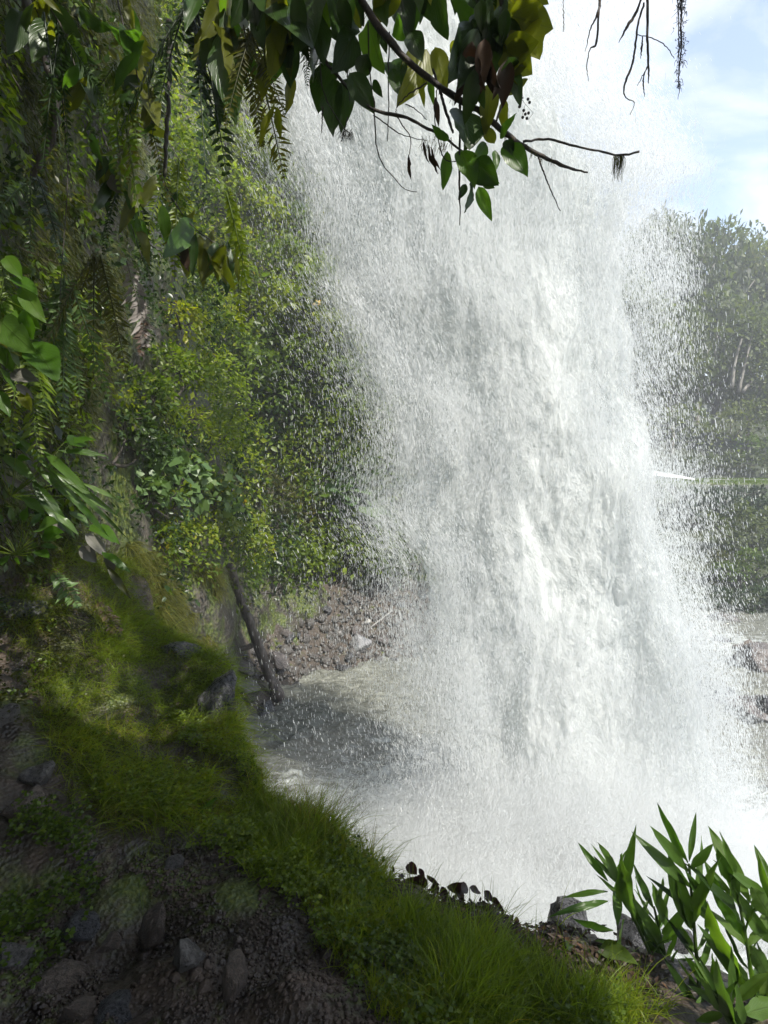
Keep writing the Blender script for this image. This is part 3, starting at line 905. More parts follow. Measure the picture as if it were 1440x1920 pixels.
# unseen leaf clumps added above the frame to dapple light on the ledge
dapple_b = LB()
for _ in range(330):
    x_, y_ = rng.uniform(-1.6, 2.5), rng.uniform(.1, 2.5)
    if rng.random() > (.88 if x_ > .3 and y_ > .9 else .26): continue
    z_ = 8.75 + max(0, y_ - 1.3) * .75 + .25 * rng.random()
    dapple_b.clump(np.array([x_, y_, z_]), .2 + .12 * rng.random(), 34, .11, .3 + rng.normal(0, .1), up=.2, flat=.5)
tag(dapple_b.build('undergrowth', LV['dark']), kind='stuff')  # overhead leaves, added only for their dappled shade

# ------------------------------------------------------------------ trees and bushes on the left slope
MPP = lambda d: d / F          # metres per photo pixel at a depth


def slope_plant(name, cat, label, clumps, kind, leaf_px, base=None, n=260, bring=.9, group=None, bark='bark', up=.4, ar=.55, flat=.9, fd=None):
    """a tree or bush rooted in the cliff; clumps = [(u, v, radius px)]"""
    pts = []
    for (u, v, r) in clumps:
        if fd is None:
            p, o_ = on_cliff(u, v); d = proj(p)[2]
            d = d - bring * r * MPP(d)
        else: d = fd; o_ = np.array([0, -1., 0])
        pts.append((P(u, v, d), r * MPP(d), o_, d))
    if base is None:
        c0 = pts[0][0]
        bp_, _ = on_cliff(clumps[0][0] - 25, clumps[0][1] + 1.6 * clumps[0][2]); base = bp_
    base = np.asarray(base, float)
    root = empty(name, base, label, cat, group)
    lb, tb = LB(), MB()
    t0 = rng.normal(.52, .07)
    for (c, r, o_, d) in pts:
        lb.clump(c - base, r, int(n), leaf_px * 1.25 * MPP(d), t0 + rng.normal(0, .08), up=up, out=o_ * .5, ar=ar, flat=flat)
        lb.clump(c - base + rng.normal(0, .35, 3) * r, r * 1.35, int(n * .35), leaf_px * MPP(d), t0 + .05, up=up, ar=ar, flat=flat)
        mid = (c - base) * .5 + np.array([0, 0, -.12]) * np.linalg.norm(c - base)
        L_ = np.linalg.norm(c - base)
        tb.tube(spline([np.zeros(3), mid, c - base, c - base + rng.normal(0, .3, 3) * r], 9), np.linspace(min(max(.018, .018 * L_ + .01), .05 if cat == 'tree' else .025), .008, 9), 6)
        for _ in range(4):
            e = c - base + unit(rng.normal(0, 1, 3)) * r * .85
            tb.tube(spline([mid + (c - base - mid) * .6, (c - base + e) / 2 + rng.normal(0, .06, 3), e], 5), np.linspace(.016, .005, 5), 4)
    lb.build('crown' if cat == 'tree' else 'foliage', LV[kind], root)
    tb.build('trunk' if cat == 'tree' else 'stem', M[bark], root)
    return root


tr_a = slope_plant('slope_tree', 'tree', 'yellow-green tree with a yellow flower at the left edge of the waterfall', [(600, 540, 48), (645, 575, 45), (560, 575, 42), (655, 635, 42), (610, 620, 44), (655, 520, 30)], 'bright', 9, n=420, bring=1.5)
slope_plant('slope_tree', 'tree', 'sparse yellowish tree high on the slope just below the hanging fern', [(480, 290, 42), (515, 335, 40), (450, 365, 40), (500, 400, 38), (420, 330, 36)], 'bright', 8, n=240, bring=1.2)
slope_plant('slope_tree', 'tree', 'tall pale tree half veiled by spray at the upper edge of the fall', [(555, 270, 38), (585, 350, 36), (560, 420, 40), (600, 440, 34), (550, 480, 36)], 'mid', 7, n=300, bring=1.3)
slope_plant('slope_tree', 'tree', 'tree with dark curved bare limb below the yellow-green tree', [(600, 700, 44), (650, 705, 36), (560, 660, 40), (640, 760, 40)], 'bright', 8, n=330, bring=1.3)
slope_plant('slope_tree', 'tree', 'dark green tree in the middle of the slope behind hanging fronds', [(440, 470, 46), (470, 540, 44), (420, 545, 40), (500, 490, 38)], 'mid', 8, n=300)
slope_plant('slope_tree', 'tree', 'broadleaf tree with glossy dark leaves left of the curved limb', [(500, 640, 44), (470, 690, 46), (530, 740, 44), (430, 640, 40)], 'mid', 9, n=320)
slope_plant('slope_tree', 'tree', 'lime tinted tree above the feathery bush on the near slope', [(370, 530, 48), (340, 610, 46), (400, 590, 44)], 'bright', 9, n=300)
slope_plant('slope_tree', 'tree', 'small mid-green tree under the dead grey frond', [(310, 690, 50), (360, 700, 44), (280, 740, 44)], 'mid', 9, n=320)
BUSHES = [
    ('feathery pale green bush on the slope above the heart-leaved creeper', [(350, 800, 48), (410, 820, 40), (310, 790, 36)], 'bright', 8, .25),
    ('shaded dark bush between the feathery bush and the spray', [(560, 850, 46), (600, 810, 44), (640, 850, 40)], 'mid', 7, .5),
    ('drooping bush at the left edge of the spray above the big-leaved plants', [(650, 800, 40), (680, 860, 36), (690, 800, 30)], 'mid', 7, .5),
    ('small-leaved brownish bush in the middle of the lower slope', [(520, 940, 48), (570, 970, 44), (480, 900, 40)], 'olive', 6, .5),
    ('bright low bush just above the brown soil scar', [(520, 1040, 40), (570, 1050, 36), (480, 1030, 36), (610, 1050, 26)], 'bright', 6, .6),
    ('dense green bush right of the brown soil scar by the spray', [(660, 1030, 40), (700, 1050, 36), (640, 990, 38)], 'mid', 7, .6),
    ('dark bush at the foot of the slope touching the spray curtain', [(730, 1050, 34), (750, 1010, 34), (715, 985, 30)], 'mid', 7, .6),
    ('leafy bush hanging over the mossy bank left of the log', [(370, 1010, 42), (420, 1000, 40), (330, 1000, 36)], 'mid', 7, .6),
    ('mid-green bush above the soil scar beside the log top', [(440, 960, 40), (400, 930, 36), (470, 990, 34)], 'mid', 7, .55),
    ('bush with mixed green and yellow leaves above the curved limb', [(520, 560, 36), (500, 590, 34)], 'bright', 8, .6),
    ('deep green bush in the shade under the near hanging ferns', [(240, 800, 44), (270, 840, 44)], 'dark', 8, .6),
    ('pale leaved bush high on the slope left of the tall pale tree', [(420, 250, 40), (380, 300, 40)], 'mid', 7, .55),
]
for lab, cl_, kd, px, ar_ in BUSHES:
    slope_plant('slope_bush', 'bush', lab, cl_, kd, px, n=330, ar=ar_, bring=.7)
# creeper with round pale leaves
cre = slope_plant('heart_leaf_creeper', 'creeper', 'creeper of round pale heart-shaped leaves spread over the slope above the mossy bank', [(300, 880, 40), (350, 890, 44), (400, 930, 42), (340, 940, 40), (430, 970, 30), (280, 930, 34)], 'pale', 15, n=90, ar=.95, bring=.75, up=.9)
slope_plant('big_leaf_plant', 'plant', 'plant with large round pale leaves beside the spray above the stony bank', [(640, 950, 34), (690, 965, 30), (670, 935, 26)], 'pale', 26, n=26, ar=.8, bring=1.3, up=.8)
# yellow leaves that catch the eye
for (u, v, s_) in [(596, 570, 8), (634, 532, 5)]:
    d = proj(on_cliff(u, v)[0])[2] - 2.4
    lb = LB(); q = P(u, v, d)
    lb.clump(q - np.array(tr_a.location), s_ * .5 * MPP(d), 7, s_ * MPP(d), .6, ar=.7)
    f_ = lb.build('flower', LV['yellow'], tr_a); f_['label'] = 'yellow flower'
for (u, v, s_) in [(418, 920, 16), (448, 940, 11), (432, 905, 8), (447, 950, 10)]:
    d = proj(on_cliff(u, v)[0])[2] - .9
    q = P(u, v, d); lb = LB(); lb.clump(q - np.array(cre.location), .2 * s_ * MPP(d), 3, s_ * MPP(d), .5, ar=.8)
    f_ = lb.build('leaf', LV['yellow'], cre); f_['label'] = 'yellowed leaf'

# ------------------------------------------------------------------ far bank: wooded hillside, terrace, shelter
def far_crown(seed, n, size):
    g = np.random.default_rng(seed)
    b = LB()
    for _ in range(26):
        a = g.random() * 6.28; h = g.random()
        rr = (.5 * math.sin(math.pi * min(.98, h * .8 + .15))) * (.4 + .6 * g.random())
        c = np.array([math.cos(a) * rr, math.sin(a) * rr, .32 + .66 * h])
        b.clump(c, .17 + .07 * g.random(), n, size, .4 + g.normal(0, .1), up=.5, flat=.6)
    return b.data('crown', LV['far'])


CR = [far_crown(s_, 130, .042) for s_ in (1, 2, 3)]


def far_trunk(seed):
    g = np.random.default_rng(seed); b = MB()
    b.tube(spline([(0, 0, -.06), (.02, .01, .2), (-.01, .02, .45), (.02, 0, .8)], 8), np.linspace(.022, .006, 8), 6)
    for _ in range(7):
        a = g.random() * 6.28; h = .18 + .3 * g.random(); r = .3
        b.tube(spline([(0, 0, h), (math.cos(a) * r * .45, math.sin(a) * r * .45, h + .12), (math.cos(a) * r, math.sin(a) * r, h + .3)], 6), np.linspace(.012, .003, 6), 5)
    return b.data('trunk', M['pale_bark'])


TK = [far_trunk(s_) for s_ in (5, 6)]
FT = [  # u, y, v of the top, crown mesh, label
    (1205, 60, 452, 0, 'far tree whose airy top rises next to the edge of the falling water'),
    (1240, 58, 432, 1, 'tallest feathery tree on the far skyline, close to the fall'),
    (1300, 57, 447, 2, 'broad round-topped tree on the far skyline beside the tallest one'),
    (1340, 60, 452, 0, 'far skyline tree just before the dip in the treetops'),
    (1385, 62, 482, 1, 'low tree at the dip of the far skyline'),
    (1432, 58, 470, 2, 'tree on the far skyline at the edge of the photo'),
    (1490, 56, 470, 0, 'far tree standing beyond the frame edge, its boughs reaching in'),
    (1180, 50, 560, 1, 'hazy tree seen through the spray on the far hillside'),
    (1255, 49, 590, 2, 'middle-height tree above the dark hollow on the far hillside'),
    (1330, 51, 570, 1, 'leafy tree over the dark hollow with slanting pale trunks'),
    (1400, 49, 600, 0, 'tree right of the dark hollow on the far hillside'),
    (1450, 47, 640, 2, 'bushy tree low at the right end of the far hillside'),
    (1120, 55, 520, 0, 'far tree hidden mostly by the falling water'),
    (1050, 55, 500, 2, 'far tree wholly wrapped in the waterfall spray'),
]
for u, y, vt, k_, lab in FT:
    d = y * cp + .2
    x = (u - 720) / F * d
    zb = float(far_z(np.array(x), np.array(y)))
    ztop = P(u, vt, d)[2]
    h = ztop - zb
    t_ = empty('hillside_tree', (x, y, zb - .2), lab, 'tree', 'trees on the far hillside')
    t_.rotation_euler[2] = rng.random() * 6.28
    for me, sx in ((CR[k_], 1.1), (TK[k_ % 2], 1)):
        o = link(me.name, me, t_); wd = min(h * .62, 9) * sx
        o.scale = (wd if me.name.startswith('crown') else h * .8, wd if me.name.startswith('crown') else h * .8, h)
# slanting pale trunks in the hollow
hol = empty('slanting_tree', P(1385, 735, 46), 'pair of slanting pale trunks in the dark hollow of the far hillside', 'tree')
for pts in ([(1385, 735), (1395, 690), (1412, 620)], [(1372, 728), (1378, 680), (1392, 630)], [(1392, 735), (1410, 715), (1425, 708)]):
    b = MB(); q = np.array([P(u, v, 46) for u, v in pts]) - np.array(hol.location)
    b.tube(spline(q, 8), np.linspace(.16, .07, 8), 6); b.build('trunk', M['pale_bark'], hol)
lb = LB()
for u, v in ((1412, 615), (1395, 625), (1428, 705)): lb.clump(P(u, v, 46) - np.array(hol.location), 1.1, 160, .3, .4)
lb.build('crown', LV['far'], hol)


def far_bush(label, clumps, d, kind, leaf, n=260, group='bushes on the far bank', flat=.8):
    q0 = P(clumps[0][0], clumps[0][1] + clumps[0][2], d)
    r_ = empty('far_bush', q0, label, 'bush', group)
    b, st = LB(), MB()
    for u, v, r in clumps:
        c = P(u, v, d) - q0
        b.clump(c, r * MPP(d), n, leaf, .4 + rng.normal(0, .08), up=.6, flat=flat)
        st.tube(spline([(0, 0, -.1), c * .5, c], 5), np.linspace(.06, .02, 5), 5)
    b.build('foliage', LV[kind], r_); st.build('stem', M['bark'], r_)


far_bush('light green rounded bush under the slanting trunks behind the lawn', [(1370, 790, 38), (1410, 780, 40), (1440, 800, 36)], 44.5, 'far', .32)
far_bush('dull green bush mass behind the white roof', [(1250, 800, 40), (1290, 790, 40), (1320, 820, 36)], 45, 'far', .32)
far_bush('hedge-like dark bushes along the back of the lawn', [(1330, 868, 22), (1370, 866, 24), (1410, 868, 24), (1445, 866, 22), (1290, 872, 20)], 43.6, 'far', .26)
far_bush('yellowish bush catching the sun above the back hedge', [(1400, 835, 26), (1440, 840, 26)], 44, 'mid', .28)
far_bush('hanging green bush on the bank below the retaining wall', [(1410, 1000, 34), (1440, 990, 36), (1370, 1015, 28), (1450, 1035, 30), (1335, 985, 26), (1390, 970, 24), (1425, 1040, 22)], 30.5, 'far', .2, n=330, flat=1)
far_bush('bright mossy bush leaning over the dark undercut of the far bank', [(1385, 1075, 26), (1420, 1065, 32), (1450, 1075, 34), (1355, 1070, 20), (1400, 1045, 20), (1440, 1050, 18)], 27.5, 'mid', .15, n=330, flat=.9)
far_bush('brownish dry bush at the foot of the far bank next to the spray', [(1340, 1050, 24), (1345, 1090, 22), (1370, 1140, 18)], 28, 'olive', .16)
far_bush('dark shaded bush at the waterline under the far bank', [(1400, 1115, 26), (1435, 1120, 28)], 28.2, 'dark', .15)
far_bush('row of dark leafy shrubs added to darken the foot of the retaining wall', [(1290, 960, 26), (1330, 955, 30), (1375, 950, 30), (1420, 955, 30), (1450, 960, 26)], 34, 'dark', .2, n=420)  # added dark foliage, stands in for the wall's shaded tone
far_bush('dark ferny growth added at the lawn edge to darken the wall', [(1340, 925, 14), (1380, 922, 16), (1420, 924, 15), (1300, 925, 14)], 35.2, 'dark', .16, n=300)  # likewise added to darken the pale wall
far_bush('blackish bushes overhanging the waterline at the end of the stream', [(1380, 1128, 26), (1420, 1120, 28), (1452, 1128, 28), (1345, 1118, 24), (1400, 1150, 16)], 25.2, 'dark', .14, n=420)
# lawn and path on the terrace
xs_ = np.linspace(8, 70, 90); fs_ = np.linspace(.2, 7.2, 14)
Xl, Fl_ = np.meshgrid(xs_, fs_, indexing='ij'); Yl = Fl_ + np.interp(Xl, [0, 10, 20, 30, 60, 120], [46, 38, 36.5, 36, 34, 34])
Zl = far_z(Xl, Yl) + .16 + .05 * fbm(np.stack([Xl, Yl, Xl * 0], -1), 3, 500)
tag(link('lawn', meshdata('lawn', np.stack([Xl, Yl, Zl], -1).reshape(-1, 3), None, gridq(*Xl.shape), M['lawn'])), kind='structure')
m_ = (fs_ > 3.2) & (fs_ < 5.0)
Zp = Zl[:, m_] + .06
tag(link('path', meshdata('path', np.stack([Xl[:, m_], Yl[:, m_], Zp], -1).reshape(-1, 3), None, gridq(len(xs_), int(m_.sum())), M['path'])), kind='structure')
lawnb = MB()
gx_ = rng.random(16000) * 34 + 14; gf = rng.random(16000) * 6.8 + .3
gy_ = gf + np.interp(gx_, [0, 10, 20, 30, 60, 120], [46, 38, 36.5, 36, 34, 34])
ok = ~((gf > 3.1) & (gf < 5.1))
pp = np.stack([gx_, gy_, far_z(gx_, gy_) + .14], -1)[ok]
v_, t_, q_ = kites(pp, rng.normal(0, .35, pp.shape) + np.array([0, 0, 1]), rng.normal(0, 1, pp.shape), np.full(len(pp), .16), np.full(len(pp), .06), np.full(len(pp), .45))
lawnb.add(v_, t_, None, q_); tag(lawnb.build('grass', LV['mid']), kind='stuff')
# retaining wall with a capping rail
wl = empty('retaining_wall', (20, 36.3, 2.2), 'dark overgrown retaining wall with a thin rail below the lawn', 'wall')
b = MB()
for i in range(44):
    x0 = 8 + i * 1.0; yb = float(np.interp(x0, [0, 10, 20, 30, 60], [46, 38, 36.5, 36, 34])); ya = float(np.interp(x0 + 1.0, [0, 10, 20, 30, 60], [46, 38, 36.5, 36, 34]))
    v = [(x0, yb - .25, 1.4), (x0 + 1, ya - .25, 1.4), (x0 + 1, ya - .05, 5.35), (x0, yb - .05, 5.35), (x0, yb + .25, 5.35), (x0 + 1, ya + .25, 5.35)]
    b.add(np.array(v) - np.array(wl.location), None, [(0, 1, 2, 3), (3, 2, 5, 4)])
b.build('masonry', M['wall'], wl, False)
b = MB(); xr = np.linspace(8, 52, 45); yr = np.interp(xr, [0, 10, 20, 30, 60], [46, 38, 36.5, 36, 34]) - .45
b.tube(np.stack([xr, yr, np.full_like(xr, 4.05)], -1) - np.array(wl.location), .022, 5); b.build('rail', M['pale_bark'], wl)
lb = LB()
for i in range(130):
    x0 = 14 + rng.random() * 24; y0 = float(np.interp(x0, [0, 10, 20, 30, 60], [46, 38, 36.5, 36, 34])) - .4
    lb.clump(np.array([x0, y0, 1.6 + 3.3 * rng.random() ** .8]) - np.array(wl.location), .35 + .3 * rng.random(), 60, .16, .25, out=(0, -1, 0))
lb.build('ivy', LV['dark'], wl)  # dark leaf colour imitates the shade and wet on the wall
# white shelter
sh0 = P(1232, 905, 41.5)
shl = empty('white_shelter', sh0, 'small shelter with a white pitched roof beside the falling water', 'shelter')
b = MB()
b.add([(-1.5, -1.6, .6), (1.9, -1.6, .3), (1.5, 1.8, .75), (-1.5, 1.8, 1.25), (-1.5, -1.6, .53), (1.9, -1.6, .23), (1.5, 1.8, .68), (-1.5, 1.8, 1.18)], None,
      [(0, 1, 2, 3), (7, 6, 5, 4), (0, 4, 5, 1), (1, 5, 6, 2), (2, 6, 7, 3), (3, 7, 4, 0)]); b.build('roof', M['white'], shl, False)
b = MB()
b.add([(-3.4, -1.6, .2), (-1.503, -1.6, .6), (-1.503, 1.8, 1.25), (-3.4, 1.8, .7), (-3.4, -1.6, .13), (-1.503, -1.6, .53), (-1.503, 1.8, 1.18), (-3.4, 1.8, .63)], None,
      [(0, 1, 2, 3), (7, 6, 5, 4), (0, 4, 5, 1), (1, 5, 6, 2), (2, 6, 7, 3), (3, 7, 4, 0)]); b.build('roof', M['white'], shl, False)
for px_, py_ in ((-3.2, -1.4), (1.6, -1.4), (-3.2, 1.6), (1.6, 1.6)):
    b = MB(); b.box((px_ - .06, py_ - .06, -2.0), (px_ + .06, py_ + .06, .2)); b.build('post', M['white'], shl, False)
b = MB(); b.box((-3.1, -1.35, -1.3), (-.2, -1.25, -.5)); b.build('panel', M['white'], shl, False)

# ------------------------------------------------------------------ rocks
def rock_mesh(seed, sub, mat, cuts=12, rough=.24, flat=(1, 1, 1), smooth=True):
    g = np.random.default_rng(seed); v, f = ICO[sub]; v = v.copy()
    for _ in range(cuts):
        n_ = unit(g.normal(0, 1, 3)); h = .42 + .35 * g.random()
        dd_ = v @ n_; v = v - np.maximum(dd_ - h, 0)[:, None] * n_ * .92
    v = v * (1 + rough * fbm(v * 1.9 + seed, 5, seed)[:, None]) * np.array(flat) * 1.15
    return meshdata('rock', v, f, None, mat, np.full(len(v), .5), None, smooth)


def rock(name, label, pos, size, mat, seed, cat='rock', group=None, rot=None, sub=3, me=None):
    me = me or rock_mesh(seed, sub, M[mat])
    o = link(name, me); o.location = pos; o.scale = size
    o.rotation_euler = rot if rot is not None else (rng.normal(0, .2), rng.normal(0, .2), rng.random() * 6.28)
    return tag(o, label, cat, group)


def ledge_rock(label, u, v, wpx, hpx, mat, seed, name='ledge_rock', sink=.25, depth_r=.8, rot=None):
    p = on_ledge(u, v + hpx * .3); d = proj(p)[2]; m_ = MPP(d)
    c = P(u, v + hpx * .12, d + wpx * .25 * m_)
    return rock(name, label, c, (wpx * .5 * m_, wpx * .5 * depth_r * m_, hpx * .5 * m_), mat, seed, rot=rot if rot is not None else (.15, .1, .4), sub=4)


ledge_rock('glossy grey stone with pale cracks standing in the gravel', 348, 1785, 74, 124, 'rock', 31, rot=(.1, -.12, .5))
ledge_rock('tall brown stone leaning beside the glossy grey stone', 287, 1742, 58, 130, 'rock_brown', 32, rot=(.1, .14, .2))
ledge_rock('low brown pointed stone at the bottom of the gravel', 385, 1868, 74, 90, 'rock_brown', 33)
ledge_rock('jagged upright dark brown stone right of the pointed one', 446, 1832, 62, 110, 'rock_brown', 34, rot=(-.1, .1, .9))
ledge_rock('large flaky brown rock in the bottom left corner', 80, 1862, 150, 90, 'rock_brown', 35)
ledge_rock('brown split stone lying against the flaky brown rock', 150, 1895, 80, 50, 'rock_brown', 51)
ledge_rock('dull grey stone at the left edge above the flaky brown rock', 20, 1790, 80, 60, 'rock', 52)
ledge_rock('mossy dark rock on the rim of the mound over the pool', 405, 1300, 80, 130, 'rock_dark', 53, rot=(0, .1, .2))
ledge_rock('black wet stone at the bottom edge near the flaky brown rock', 208, 1905, 90, 70, 'rock_dark', 36)
ledge_rock('small reddish stone at the bottom edge', 262, 1915, 50, 40, 'rock_brown', 37)
ledge_rock('flat dark slab jutting out under the clover', 178, 1588, 120, 34, 'rock_dark', 38, rot=(0, .05, .1))
ledge_rock('blue-grey wet rock shining in the left bank', 62, 1452, 80, 70, 'rock', 39)
ledge_rock('brown lumpy rock low in the left bank', 45, 1510, 110, 80, 'rock_brown', 40)
ledge_rock('grey rock poking from the bank at the left edge', 12, 1342, 60, 50, 'rock', 41)
ledge_rock('dark rock under the moss at the top of the left bank', 30, 1135, 100, 70, 'rock_dark', 42)
ledge_rock('small grey stone half buried beside the gravel path', 322, 1618, 40, 30, 'rock', 43)
ledge_rock('reddish brown stone left of the tall brown stone', 205, 1770, 80, 60, 'rock_brown', 44)
ledge_rock('dark mossy stone under the bank on the left', 140, 1740, 90, 80, 'rock_dark', 45)
ledge_rock('black wet rock glistening on top of the mound by the pool', 345, 1222, 90, 34, 'rock_dark', 46, rot=(.1, .1, .1))
rock('rim_boulder', 'dark rounded boulder on the rim behind the lance-leaved plants', P(1068, 1740, 2.55), (.13, .13, .1), 'rock_dark', 47)
rock('rim_boulder', 'second dark boulder half hidden by the lance leaves on the rim', P(1200, 1775, 2.6), (.17, .14, .1), 'rock_dark', 48)
rock('rim_boulder', 'small dark stone seen between lance leaves near the right edge', P(1275, 1760, 2.7), (.08, .08, .06), 'rock_dark', 49)
# stones of the bank
SV = [rock_mesh(60 + i, 1, M[m_], 8, .12) for i, m_ in enumerate(['rock', 'rock', 'rock_dark', 'rock', 'rock_mauve', 'rock_brown'])]
SV2 = [rock_mesh(70 + i, 2, M[m_], 9, .12) for i, m_ in enumerate(['rock', 'rock_mauve', 'rock'])]
def bank_rock(u, v, wpx, hpx, label, me, group=None, rot=None):
    p = on_bank(u, v + hpx * .35); d = proj(p)[2]; m_ = MPP(d)
    return rock('bank_stone', label, p + np.array([0, 0, hpx * .2 * m_]), (wpx * .5 * m_, wpx * .45 * m_, hpx * .5 * m_), None, 0, 'stone', group, rot, me=me)
bank_rock(672, 1200, 48, 40, 'large pale-faced stone on the rubble bank near the water', rock_mesh(80, 3, M['rock_pale']))
bank_rock(690, 1162, 14, 13, 'small white stone high on the rubble bank', rock_mesh(81, 2, M['path']))
bank_rock(702, 1166, 12, 10, 'small orange-brown stone next to the white one', rock_mesh(82, 2, M['rock_brown']))
bank_rock(520, 1228, 52, 42, 'brown flat-topped rock right of the log on the bank', rock_mesh(83, 3, M['rock_mauve']))
bank_rock(470, 1285, 66, 56, 'big round grey rock left of the log foot', rock_mesh(84, 3, M['rock']))
bank_rock(450, 1322, 40, 40, 'wet grey rock at the mound edge below the round rock', rock_mesh(85, 3, M['rock']))
bank_rock(500, 1322, 54, 36, 'low dark rock in the water under the log foot', rock_mesh(86, 3, M['rock_dark']))
bank_rock(452, 1240, 60, 24, 'flat mauve slab behind the log near the soil', rock_mesh(87, 3, M['rock_mauve']))
bank_rock(560, 1285, 46, 22, 'flat dark rock awash at the pool edge', rock_mesh(88, 3, M['rock_dark']))
bank_rock(640, 1245, 36, 16, 'low wet stone at the pool edge below the pale-faced stone', rock_mesh(89, 3, M['rock_dark']))
bank_rock(545, 1190, 26, 20, 'dark grey angular stone at the foot of the soil scar', rock_mesh(90, 2, M['rock_dark']))
bank_rock(610, 1170, 22, 18, 'rounded grey stone in the middle of the rubble bank', rock_mesh(91, 2, M['rock']))
cnt = 0
while cnt < 240:
    u = 470 + 430 * rng.random(); v = 1095 + 165 * rng.random()
    if v < np.interp(u, [470, 540, 600, 660, 760, 900], [1205, 1170, 1150, 1090, 1090, 1120]): continue
    if v > np.interp(u, [470, 560, 700, 900], [1300, 1265, 1240, 1225]): continue
    s_ = rng.lognormal(math.log(11), .4)
    zone = 'by the pool edge' if v > np.interp(u, [470, 560, 700, 900], [1270, 1235, 1208, 1190]) else ('under the spray curtain' if u > 740 else ('below the brown soil scar' if u < 640 else 'beneath the green bush'))
    ki = int(rng.integers(0, 6)); look = ['small grey stone', 'small blunt grey stone', 'small dark wet stone', 'small angular grey stone', 'small mauve stone', 'small brown stone'][ki]
    bank_rock(u, v, s_ * 1.2, s_, look + ' on the rubble bank ' + zone, SV[ki], look + 's ' + zone); cnt += 1
b = MB(); v0, f0 = ICO[0]
for _ in range(2600):
    u = 440 + 480 * rng.random(); v = 1085 + 190 * rng.random()
    if v < np.interp(u, [440, 540, 600, 660, 760, 900], [1235, 1180, 1150, 1085, 1085, 1100]): continue
    p = b3[np.unravel_index(np.argmin((bu - u) ** 2 + (bv - v) ** 2), bu.shape)] + rng.normal(0, .06, 3) * np.array([1, 1, .1])
    b.add(p + v0 * rng.lognormal(math.log(.05), .4) * (.6 + .6 * rng.random((12, 1))), f0)
tag(b.build('shingle', M['rock'], None, False), kind='stuff')
# right-hand boulders in the stream
rock('stream_boulder', 'big purplish boulder with a flat sunlit top in the stream', P(1428, 1238, 18.2), (1.25, .9, .75), 'rock_mauve', 101, 'boulder', rot=(.05, .12, .3), sub=4)
rock('stream_boulder', 'pale flat slab of rock sloping into the water below the big boulder', P(1418, 1335, 14.6), (.95, 1.0, .38), 'rock_mauve', 102, 'boulder', rot=(.1, .35, .5), sub=4)
rock('stream_boulder', 'small dark rock in the stream at the right edge', P(1440, 1325, 14.0), (.25, .3, .25), 'rock_dark', 103, 'boulder')
rock('stream_boulder', 'low dark rock between spray and boulder in the stream', P(1345, 1215, 20.5), (.7, .6, .35), 'rock_dark', 104, 'boulder')
rock('stream_boulder', 'hazy rock at the water line below the far bank', P(1350, 1165, 24), (.9, .6, .45), 'rock', 105, 'boulder')
rock('stream_boulder', 'dark submerged ledge of rock left of the sloping slab', P(1345, 1300, 15.8), (1.0, 1.0, .3), 'rock_dark', 106, 'boulder', rot=(0, .1, .2))
dl = empty('drift_log', P(1385, 1212, 18.6), 'short grey log lying against the top of the big boulder', 'log')
b = MB(); q = np.array([P(1373, 1214, 18.4), P(1392, 1211, 18.3), P(1408, 1203, 18.3)]) - np.array(dl.location); b.tube(spline(q, 7), [.06, .08, .09, .09, .1, .1, .09], 8); b.build('trunk', M['log'], dl)

# the leaning log
lg = empty('leaning_log', P(524, 1312, 15.0), 'long dark log leaning from the pool edge up against the bank', 'log')
q = np.array([P(526, 1314, 14.9), P(497, 1245, 15.0), P(470, 1170, 14.6), P(450, 1120, 14.2), P(430, 1058, 13.6)]) - np.array(lg.location)
b = MB(); qq = spline(q, 22) + rng.normal(0, .012, (22, 3)); b.tube(qq, np.interp(np.linspace(0, 1, 22), [0, .3, .7, 1], [.155, .14, .12, .09]) * (1 + .08 * rng.normal(0, 1, 22)), 10); b.build('trunk', M['log'], lg)
b = MB(); b.tube(spline([qq[8], qq[8] + np.array([-.35, -.1, -.12]), qq[8] + np.array([-.75, -.1, -.1])], 6), [.08, .07, .07, .06, .05, .03], 7); b.build('branch', M['log'], lg)
lb = LB(); lb.clump(qq[14], .16, 60, .07, .6); lb.clump(qq[18], .14, 50, .07, .6); tag(lb.build('moss', LV['moss'], lg), kind='stuff')
tw = empty('driftwood_stick', P(700, 1172, 18.5), 'thin straw-coloured stick lying on the rubble bank', 'stick')
b = MB(); b.tube(spline([P(690, 1180, 18.3) - np.array(tw.location), P(735, 1145, 18.6) - np.array(tw.location)], 5), .02, 5); b.build('twig', M['path'], tw)
